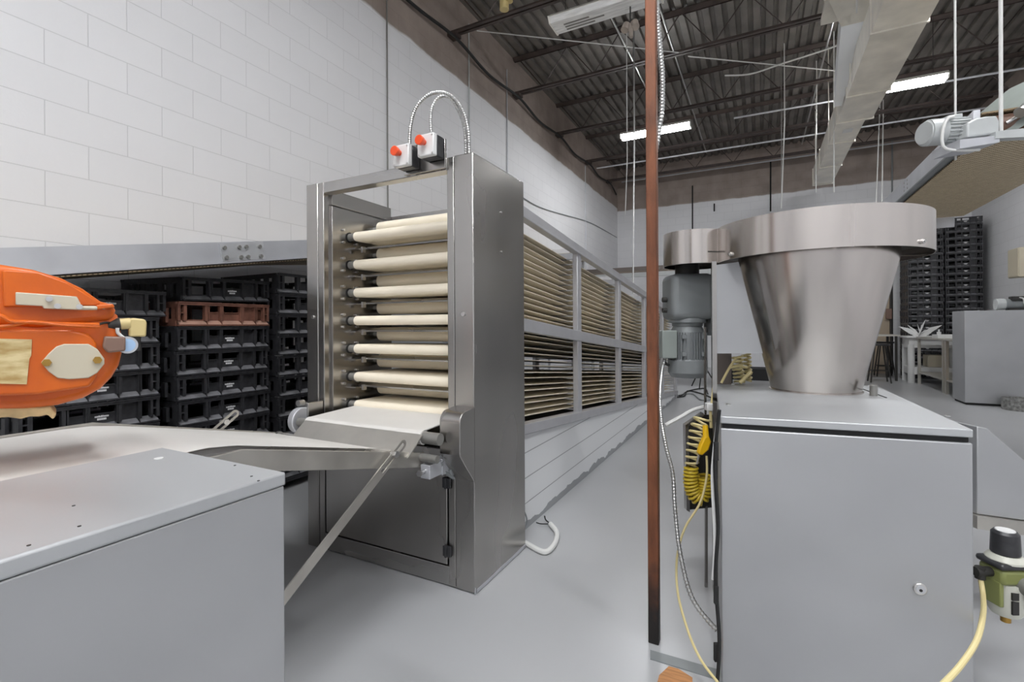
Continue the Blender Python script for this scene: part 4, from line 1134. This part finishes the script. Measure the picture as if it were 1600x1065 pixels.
coil([at(1166, 552, 2.36), at(1167, 575, 2.36), at(1168, 596, 2.36)], 0.018, 7, 0.0055, 'coiled_air_hose', YELP, 'right small yellow coil standing behind the cone')
tag(MB().tube([at(1127, 598, 2.2), at(1140, 574, 2.2), at(1150, 560, 2.2)], 0.006).tube([at(1140, 574, 2.2), at(1155, 572, 2.2), at(1168, 574, 2.2)], 0.006).tube([at(1156, 598, 2.2), at(1166, 588, 2.2), at(1174, 580, 2.2)], 0.009).build('air_hose', YELP), 'tangle of short yellow air tubes on the lid behind the cone', 'air hose')
gn = thing('blow_gun', at(1100, 700, 1.86), 'bright yellow plastic blow gun hanging on the hopper machine', 'blow gun')
MB().cyl(at(1102, 664, 1.88), at(1103, 684, 1.87), 0.010, 0.012, n=14).build('nozzle', YELB, gn)
MB().prism([at(1101, 682, 1.86), at(1108, 680, 1.86), at(1112, 690, 1.86), at(1108, 703, 1.86), at(1098, 712, 1.86), at(1091, 709, 1.86), at(1094, 698, 1.86)], fwd * 0.026).build('grip', YELB, gn, bevel=0.006)
MB().tube([at(1092, 710, 1.87), at(1091, 716, 1.88), at(1089, 724, 1.89)], 0.004).build('hook', BOLT, gn)
tag(MB().tube([at(1104, 712, 1.87), at(1104, 745, 1.86), at(1094, 785, 1.84), at(1070, 825, 1.80), at(1058, 870, 1.75), at(1059, 925, 1.66), at(1075, 985, 1.55), at(1095, 1030, 1.46), at(1122, 1066, 1.38)], 0.0042, 8).build('air_hose', YELP), 'thin pale yellow air tube trailing from the blow gun to the floor', 'air hose')
tag(MB().tube([at(1040, 664, 2.1), at(1062, 652, 2.1), at(1084, 640, 2.1), at(1108, 634, 2.08)], 0.009, 8).build('white_hose', CABW), 'white hose arching from behind the rusty post to the hopper machine', 'hose')
vb = thing('valve_block', at(1111, 632, 2.0), 'small pale fitting where hoses join the left side of the hopper machine', 'fitting')
MB().prism([at(1105, 630, 1.98), at(1116, 630, 1.98), at(1116, 642, 1.98), at(1105, 642, 1.98)], fwd * 0.03).build('block', WHITEP, vb, bevel=0.003)
MB().cyl(at(1110, 642, 1.99), at(1111, 668, 1.99), 0.006).cyl(at(1115, 604, 1.99), at(1112, 630, 1.99), 0.005).build('stem', YELP, vb)

# sloped chute to the right of the machine
S_ = thing('side_chute', at(1560, 760, 1.75), 'grey sheet metal chute with sloping edge right of the hopper cabinet', 'chute')
tS = 1.72
MB().prism([at(1527, 666, tS), at(1543, 669, tS), at(1600, 718, tS), at(1700, 800, tS), at(1700, 826, tS), at(1527, 803, tS)], fwd * 0.30).build('body', SATIN, S_, bevel=0.003)
MB().prism([at(1527, 806, tS - 0.02), at(1700, 830, tS - 0.02), at(1700, 850, tS - 0.02), at(1527, 826, tS - 0.02)], fwd * 0.35).build('flange', GALV, S_)
MB().bar(at(1640, 840, tS + .2), Vector((at(1640, 840, tS + .2).x, at(1640, 840, tS + .2).y, 0)), 0.04, 0.04).build('leg', STEEL, S_)

# air regulator
RG = thing('air_regulator', at(1565, 900, 1.45), 'olive air regulator with black knob and pale bowl on the cabinet side', 'regulator')
tR = 1.42
rp = at(1571, 900, tR)
def RZ(v): return at(1571, v, tR).z
RC = Vector((rp.x, rp.y, 0))
kb = MB().lathe(RC, [(0, RZ(828)), (0.026, RZ(828)), (0.032, RZ(832)), (0.034, RZ(862)), (0.030, RZ(865)), (0, RZ(865))], 28).build('knob', BLACK, RG)
MB().lathe(RC, [(0, RZ(827)), (0.022, RZ(827)), (0.024, RZ(829)), (0, RZ(829))], 28).build('knob_cap', WHITEP, kb)
MB().lathe(RC, [(0, RZ(864)), (0.036, RZ(864)), (0.046, RZ(871)), (0.046, RZ(874)), (0, RZ(874))], 32).build('collar', PALEB, RG)
def sq(hw, hd, v0, v1, name, m, bevel=0.006, off=0.0):
    return MB().prism([LT(0, 0, RZ(v1)) + RC + LT(a, b_, 0) for a, b_ in ((-hw + off, -hd), (hw + off, -hd), (hw + off, hd), (-hw + off, hd))], (0, 0, RZ(v0) - RZ(v1))).build(name, m, RG, bevel=bevel)
sq(0.052, 0.042, 872, 882, 'black_ring_plate', BLACK, 0.008)
sq(0.046, 0.038, 882, 906, 'body', OLIVE, 0.010)
MB().lathe(RC, [(0, RZ(906)), (0.041, RZ(906)), (0.041, RZ(950)), (0.034, RZ(957)), (0.02, RZ(960)), (0, RZ(960))], 32).build('bowl', PALEB, RG)
for a, v0, v1 in ((-0.012, 915, 926), (-0.012, 928, 948), (0.026, 918, 930)):
    MB().prism([RC + LT(a - 0.009, -0.0415, RZ(v1)), RC + LT(a + 0.009, -0.0415, RZ(v1)), RC + LT(a + 0.009, -0.036, RZ(v1)), RC + LT(a - 0.009, -0.036, RZ(v1))], (0, 0, RZ(v0) - RZ(v1))).build('sight_window', DARKM, RG)
sq(0.006, 0.030, 902, 940, 'side_guard', OLIVE, 0.003, -0.040)
MB().lathe(RC, [(0, RZ(958)), (0.012, RZ(958)), (0.012, RZ(970)), (0.008, RZ(971)), (0, RZ(971))], 16).build('drain', BRASS, RG)
g0 = RC + LT(0.02, -0.03, RZ(905)); g1 = RC + LT(0.03, -0.085, RZ(908))
MB().cyl(g0, g1, 0.026, n=24).build('gauge', CAPG, RG)
MB().cyl(g1, g1 + LT(0.0005, -0.003, 0), 0.022, n=24).build('gauge_glass', BOLT, RG)
MB().cyl(RC + LT(-0.046, 0, RZ(892)), RC + LT(-0.09, 0, RZ(892)), 0.014, n=12).cyl(RC + LT(-0.075, 0, RZ(885)), RC + LT(-0.075, 0, RZ(903)), 0.013, n=12).build('elbow', DARKM, RG)
tag(MB().tube([RC + LT(-0.075, 0, RZ(900)), at(1536, 930, 1.39), at(1536, 960, 1.30), at(1526, 1000, 1.20), at(1500, 1040, 1.14), at(1470, 1072, 1.10)], 0.0065, 10).build('air_hose', YELP), 'pale yellow air hose curving down from the regulator across the cabinet front', 'air hose')

# ================================================================== OVERHEAD CONVEYOR, RIGHT
W = thing('overhead_conveyor', (1.75, 5.5, 2.4), 'overhead conveyor with tan woven wire belt hanging at the right', 'conveyor')
for (xa, xb) in ((1.30, 1.335), (2.13, 2.15)):
    MB().box(xa, xb, 4.35, 7.55, 2.42, 2.56).build('side_beam', ALU, W)
    MB().box(xa, xb + 0.03, 4.35, 7.55, 2.405, 2.42).build('beam_flange', GREYP, W)
MB().box(1.36, 2.15, 4.36, 7.50, 2.385, 2.395).build('return_belt', WIREB, W)
MB().box(1.345, 2.12, 4.36, 7.50, 2.53, 2.54).build('carrying_belt', WIREB, W)
MB().cyl((1.36, 4.42, 2.463), (2.13, 4.42, 2.463), 0.06, n=32).build('drive_roller', BROWNP, W)
MB().cyl((1.36, 7.5, 2.463), (2.13, 7.5, 2.463), 0.077, n=32).build('end_roller', WIREB, W)
MB().cyl((2.14, 7.5, 2.43), (2.20, 7.5, 2.43), 0.02).build('roller_bolt', BOLT, W)
MB().box(1.4, 2.1, 7.62, 7.64, 2.28, 2.40).build('end_plate', ALU, W)
for yy in (6.0, 6.12):
    for zz_ in (2.46, 2.50, 2.54):
        MB().cyl((1.296, yy + 0.0, zz_ - 0.01), (1.30, yy, zz_ - 0.01), 0.010, n=10).build('bolt', BOLT, W)
m1 = thing('gear_motor', (1.25, 4.6, 2.62), 'pale grey gear motor on a bracket beside the overhead conveyor', 'gear motor')
a0 = at(1445, 212, 3.5); 
def mp(u, v, t=3.45): return at(u, v, t * 0.9)
ax0, ax1 = mp(1444, 208, 3.52), mp(1512, 202, 3.45)
MB().cyl(mp(1443, 208, 3.52), mp(1448, 208, 3.52), 0.070, 0.084, n=32).cyl(mp(1448, 208, 3.52), mp(1472, 206, 3.5), 0.084, n=32).build('fan_cowl', LGREY, m1)
mbod = MB().cyl(mp(1472, 206, 3.5), mp(1506, 204, 3.47), 0.070, n=32).build('motor_body', LGREY, m1)
dax = (mp(1506, 204, 3.47) - mp(1472, 206, 3.5)).normalized()
e1 = dax.cross(Vector((0, 0, 1))).normalized(); e2 = dax.cross(e1)
for i in range(22):
    th = 2 * PI * i / 22
    rd = e1 * math.cos(th) + e2 * math.sin(th)
    MB().bar(mp(1473, 206, 3.5) + rd * 0.077, mp(1505, 204, 3.47) + rd * 0.077, 0.004, 0.016, side=rd.cross(dax)).build('cooling_fin', LGREY, mbod)
MB().prism([mp(1473, 193, 3.44), mp(1482, 180, 3.44), mp(1505, 176, 3.44), mp(1505, 196, 3.44)], fwd * 0.10).build('terminal_box', LGREY, m1, bevel=0.006)
MB().cyl(mp(1506, 204, 3.47), mp(1512, 204, 3.46), 0.055, 0.055, n=20).build('coupling', DARKM, m1)
MB().prism([mp(1512, 192, 3.36), mp(1526, 184, 3.36), mp(1542, 181, 3.36), mp(1558, 180, 3.36), mp(1563, 190, 3.36), mp(1562, 208, 3.36), mp(1512, 214, 3.36)], fwd * 0.17).build('gearbox', LGREY, m1, bevel=0.012, seg=3)
MB().prism([mp(1500, 218, 3.34), mp(1562, 211, 3.34), mp(1562, 222, 3.34), mp(1500, 232, 3.34)], fwd * 0.2).build('mounting_bracket', ALU, m1)
MB().prism([mp(1556, 205, 3.33), mp(1640, 196, 3.33), mp(1640, 212, 3.33), mp(1556, 216, 3.33)], fwd * 0.06).build('cross_beam', LGREY, W)
tag(MB().tube([mp(1490, 182, 3.42), mp(1480, 186, 3.40), mp(1474, 200, 3.38), mp(1472, 220, 3.38), mp(1478, 232, 3.38), mp(1500, 235, 3.38), mp(1530, 234, 3.4)], 0.009, 8).build('motor_cable', CABW), 'pale cable looping around the overhead gear motor', 'cable')
conduit([Vector((mp(1493, 0, 3.7).x, mp(1493, 0, 3.7).y, 5.5)), mp(1493, 250, 3.7)], 0.007, CABW, 'white hanger rod left of the overhead gear motor', 'rod', 'hanger_rod')
conduit([Vector((mp(1565, 0, 3.4).x, mp(1565, 0, 3.4).y, 5.5)), mp(1564, 205, 3.4)], 0.011, CABW, 'thicker white hanger rod at the right edge by the overhead gear motor', 'rod', 'hanger_rod')
u2 = thing('upper_conveyor', (2.2, 4.8, 2.9), 'inclined upper conveyor climbing out of the picture at the top right', 'conveyor')
MB().prism([mp(1566, 205, 3.6), mp(1600, 182, 3.5), mp(1700, 110, 3.3), mp(1700, 132, 3.3), mp(1600, 196, 3.5), mp(1572, 212, 3.6)], fwd * 0.03).build('side_beam', GREYF, u2)
MB().prism([mp(1560, 196, 3.75), mp(1600, 160, 3.7), mp(1700, 80, 3.5), mp(1700, 105, 3.5), mp(1600, 182, 3.7), mp(1566, 204, 3.75)], fwd * 0.5).build('belt', GREYF, u2)
MB().cyl(mp(1572, 192, 3.55), mp(1600, 176, 3.5), 0.012).cyl(mp(1593, 176, 3.45), mp(1610, 166, 3.45), 0.035).build('tension_rod', BOLT, u2)

# ================================================================== BACKGROUND, RIGHT
cab = thing('control_cabinet', (2.95, 8.95, 0), 'plain grey floor cabinet in front of the far work tables', 'cabinet')
MB().box(2.49, 3.6, 8.68, 9.15, 0.03, 1.285).build('body', SATIN, cab, bevel=0.004)
MB().box(2.51, 3.58, 8.70, 9.13, 0.0, 0.03).build('plinth', BLACKR, cab)
sm = thing('small_motor', (3.05, 8.85, 1.285), 'small grey motor lying on top of the grey floor cabinet', 'motor')
MB().cyl((2.86, 8.85, 1.37), (2.95, 8.85, 1.37), 0.075, n=24).build('fan_cowl', LGREY, sm)
MB().cyl((2.95, 8.85, 1.37), (3.22, 8.85, 1.37), 0.068, n=24).build('motor_body', GREYP, sm)
MB().box(2.98, 3.2, 8.79, 8.91, 1.286, 1.31).box(3.0, 3.14, 8.76, 8.88, 1.42, 1.47).build('motor_foot', DARKM, sm)
MB().tube([(3.02, 8.78, 1.46), (3.1, 8.76, 1.44), (3.12, 8.76, 1.36), (3.2, 8.76, 1.31)], 0.009).build('lead', CABW, sm)
tag(MB().lathe((2.98, 8.45, 0), [(0, 0), (0.19, 0), (0.19, 0.15), (0.175, 0.15), (0.175, 0.12), (0, 0.12)], 40).build('metal_drum', RUBBER), 'short round grey drum on the floor before the grey cabinet', 'drum')
def bench(y0_, y1_, x0_, label):
    t_ = thing('work_table', (x0_ + 0.35, (y0_ + y1_) / 2, 0), label, 'table', 'steel work tables on the right')
    MB().box(x0_, x0_ + 0.72, y0_, y1_, 0.84, 0.87).build('tabletop', TABLET, t_, bevel=0.003)
    for xx in (x0_ + 0.03, x0_ + 0.69):
        for yy in (y0_ + 0.03, y1_ - 0.03):
            MB().box(xx - 0.02, xx + 0.02, yy - 0.02, yy + 0.02, 0, 0.84).build('leg', TABLET, t_)
    MB().box(x0_ + 0.02, x0_ + 0.70, y0_ + 0.02, y1_ - 0.02, 0.20, 0.225).build('shelf', TABLET, t_)
bench(9.98, 11.38, 2.59, 'pale steel work table with lower shelf beside the white table')
bench(9.2, 9.90, 2.59, 'short steel work table over a cardboard carton, by the grey cabinet')
wt = thing('white_table', (2.7, 11.85, 0), 'thick-legged white plastic table under the white plastic wings', 'table')
MB().box(2.46, 3.3, 11.44, 12.0, 0.84, 0.88).build('tabletop', WHITEP, wt, bevel=0.01)
MB().box(2.50, 3.28, 11.48, 11.96, 0.66, 0.84).build('apron', WHITEP, wt)
for xx in (2.54, 3.22):
    for yy in (11.52, 11.92):
        MB().cyl((xx, yy, 0), (xx, yy, 0.72), 0.055, n=16).build('leg', WHITEP, wt)
MB().box(2.5, 3.28, 11.48, 11.96, 0.16, 0.30).build('lower_shelf', WHITEP, wt, bevel=0.01)
lt = thing('long_table', (2.0, 12.0, 0), 'thin grey tabletop on dark legs left of the white table', 'table')
MB().box(1.2, 2.42, 11.7, 12.5, 0.87, 0.90).build('tabletop', TABLET, lt)
for xx, yy in ((1.25, 11.75), (2.36, 11.75), (1.25, 12.45), (2.36, 12.45)):
    MB().box(xx - 0.02, xx + 0.02, yy - 0.02, yy + 0.02, 0, 0.87).build('leg', DARKM, lt)
# white wings pile
wg = thing('plastic_offcuts', (2.6, 11.1, 0.87), 'pile of pointed white plastic offcuts on the steel work table', 'offcuts')
random.seed(5)
pc = ony(1440, 520, 10.9)
for (u, v, w_) in ((1404, 510, 9), (1418, 508, 5), (1433, 506, 6), (1447, 498, 9), (1472, 508, 10), (1462, 512, 6), (1425, 522, 8), (1455, 520, 8)):
    tip = ony(u, v, 10.9 + random.uniform(-0.1, 0.15)); base = ony(1434 + random.uniform(-6, 6), 526, 10.9)
    n_ = Vector((0.0, 0, 1)).cross((tip - base).normalized())
    w2 = w_ * 0.0065
    mid = base.lerp(tip, 0.45)
    MB().prism([base - Vector((0, 0, 0.004)), mid + Vector((0, 0.0, w2)), tip, mid - Vector((0, 0, w2 * 0.6))], (0.01, 0.03, 0.006)).build('offcut', WHITEP, wg)
bx = tag(MB().box(2.72, 3.10, 9.3, 9.75, 0.226, 0.80).build('cardboard_carton', CARD), 'tall brown cardboard carton on the shelf under the short table', 'carton')
MB().box(2.7195, 2.7205, 9.5, 9.62, 0.55, 0.68).build('shipping_label', WHITEP, bx)
tag(MB().box(2.8, 3.1, 11.55, 11.9, 0.301, 0.52).build('beige_bin', BEIGE, bevel=0.01), 'beige bin on the lower shelf of the white table', 'bin')
tag(MB().box(2.62, 2.9, 10.3, 10.6, 0.871, 0.93).build('paper_pack', WHITEP), 'white paper pack lying on the steel work table', 'paper pack')
tag(MB().cyl((2.75, 10.75, 0.87), (2.75, 10.75, 0.97), 0.03).cyl((2.75, 10.75, 0.97), (2.75, 10.75, 1.01), 0.012).build('white_bottle', WHITEP), 'small white bottle standing behind the offcuts pile', 'bottle')
# stools
def stool(x, y, label, yaw=0.0):
    s_ = thing('bar_stool', (x, y, 0), label, 'stool', 'black metal stools')
    MB().cyl((x, y, 0.70), (x, y, 0.735), 0.17, n=24).build('seat', BLACK, s_)
    for k in range(4):
        a = yaw + PI / 4 + k * PI / 2
        MB().tube([(x + 0.11 * math.cos(a), y + 0.11 * math.sin(a), 0.70), (x + 0.22 * math.cos(a), y + 0.22 * math.sin(a), 0.0)], 0.013, 8, smooth=False).build('leg', DARKM, s_)
    MB().tube([(x + 0.185 * math.cos(yaw + PI / 4 + k * PI / 2), y + 0.185 * math.sin(yaw + PI / 4 + k * PI / 2), 0.22) for k in range(5)], 0.009, 8, smooth=False).build('foot_ring', DARKM, s_)
stool(2.02, 11.35, 'black metal stool half hidden behind the cone, nearer the door')
stool(2.36, 12.75, 'black metal stool beside the white table')
# back wall door and pipes
dz = MB().box(1.95, 2.58, 13.40, 13.5, 0, 2.6)
struct('door_1', dz, DOORT)
conduit([(2.60, 13.35, 0.0), (2.60, 13.35, 2.9)], 0.03, DARKM, 'dark vertical pipe beside the tan door', 'pipe', 'wall_pipe')
tag(MB().box(2.50, 2.60, 13.30, 13.38, 1.22, 1.45).build('pipe_valve', BROWNP), 'brown valve on the dark pipe beside the tan door', 'valve')
# electrical box on right wall
eb = thing('electrical_box', (3.85, 10.75, 1.86), 'beige electrical box mounted on the right wall', 'electrical box')
MB().box(3.70, 3.998, 10.57, 10.95, 1.86, 2.33).build('body', BEIGE, eb, bevel=0.006)
MB().box(3.69, 3.70, 10.585, 10.935, 1.875, 2.315).build('cover', BEIGE, eb)
MB().cyl((3.9, 10.66, 2.33), (3.9, 10.66, 4.9), 0.035).build('conduit', BEIGE, eb)
# floor wires beyond the motor
random.seed(9)
for k, lab in enumerate(('black wire coiled on the floor beyond the gear motor', 'second black wire snaking on the floor toward the rack end', 'grey wire lying across the floor beyond the gear motor')):
    pts = [onz(1048 + 16 * i + random.uniform(-6, 6), 612 + 6 * math.sin(i * 1.7 + k) + 4 * k, 0.012) for i in range(5)]
    tag(MB().tube(pts, 0.010, 6).build('floor_wire', BLACKR if k < 2 else GREYP), lab, 'wire')
tp = thing('tripod_stand', onz(1098, 606, 0), 'thin black tripod legs on the floor beyond the gear motor', 'stand')
p_ = worldloc(tp)
for k in range(3):
    a = 2 * PI * k / 3 + 0.4
    MB().tube([p_ + Vector((0, 0, 0.45)), p_ + Vector((0.25 * math.cos(a), 0.25 * math.sin(a), 0.01))], 0.01, 6, smooth=False).build('leg', BLACKR, tp)
db = tag(MB().box(-0.6, 0.9, 9.35, 9.85, 0.14, 0.34).box(-0.5, -0.45, 9.4, 9.8, 0, 0.14).box(0.75, 0.8, 9.4, 9.8, 0, 0.14).build('low_cart', BLACKR), 'low dark cart under the far transverse conveyor', 'cart')
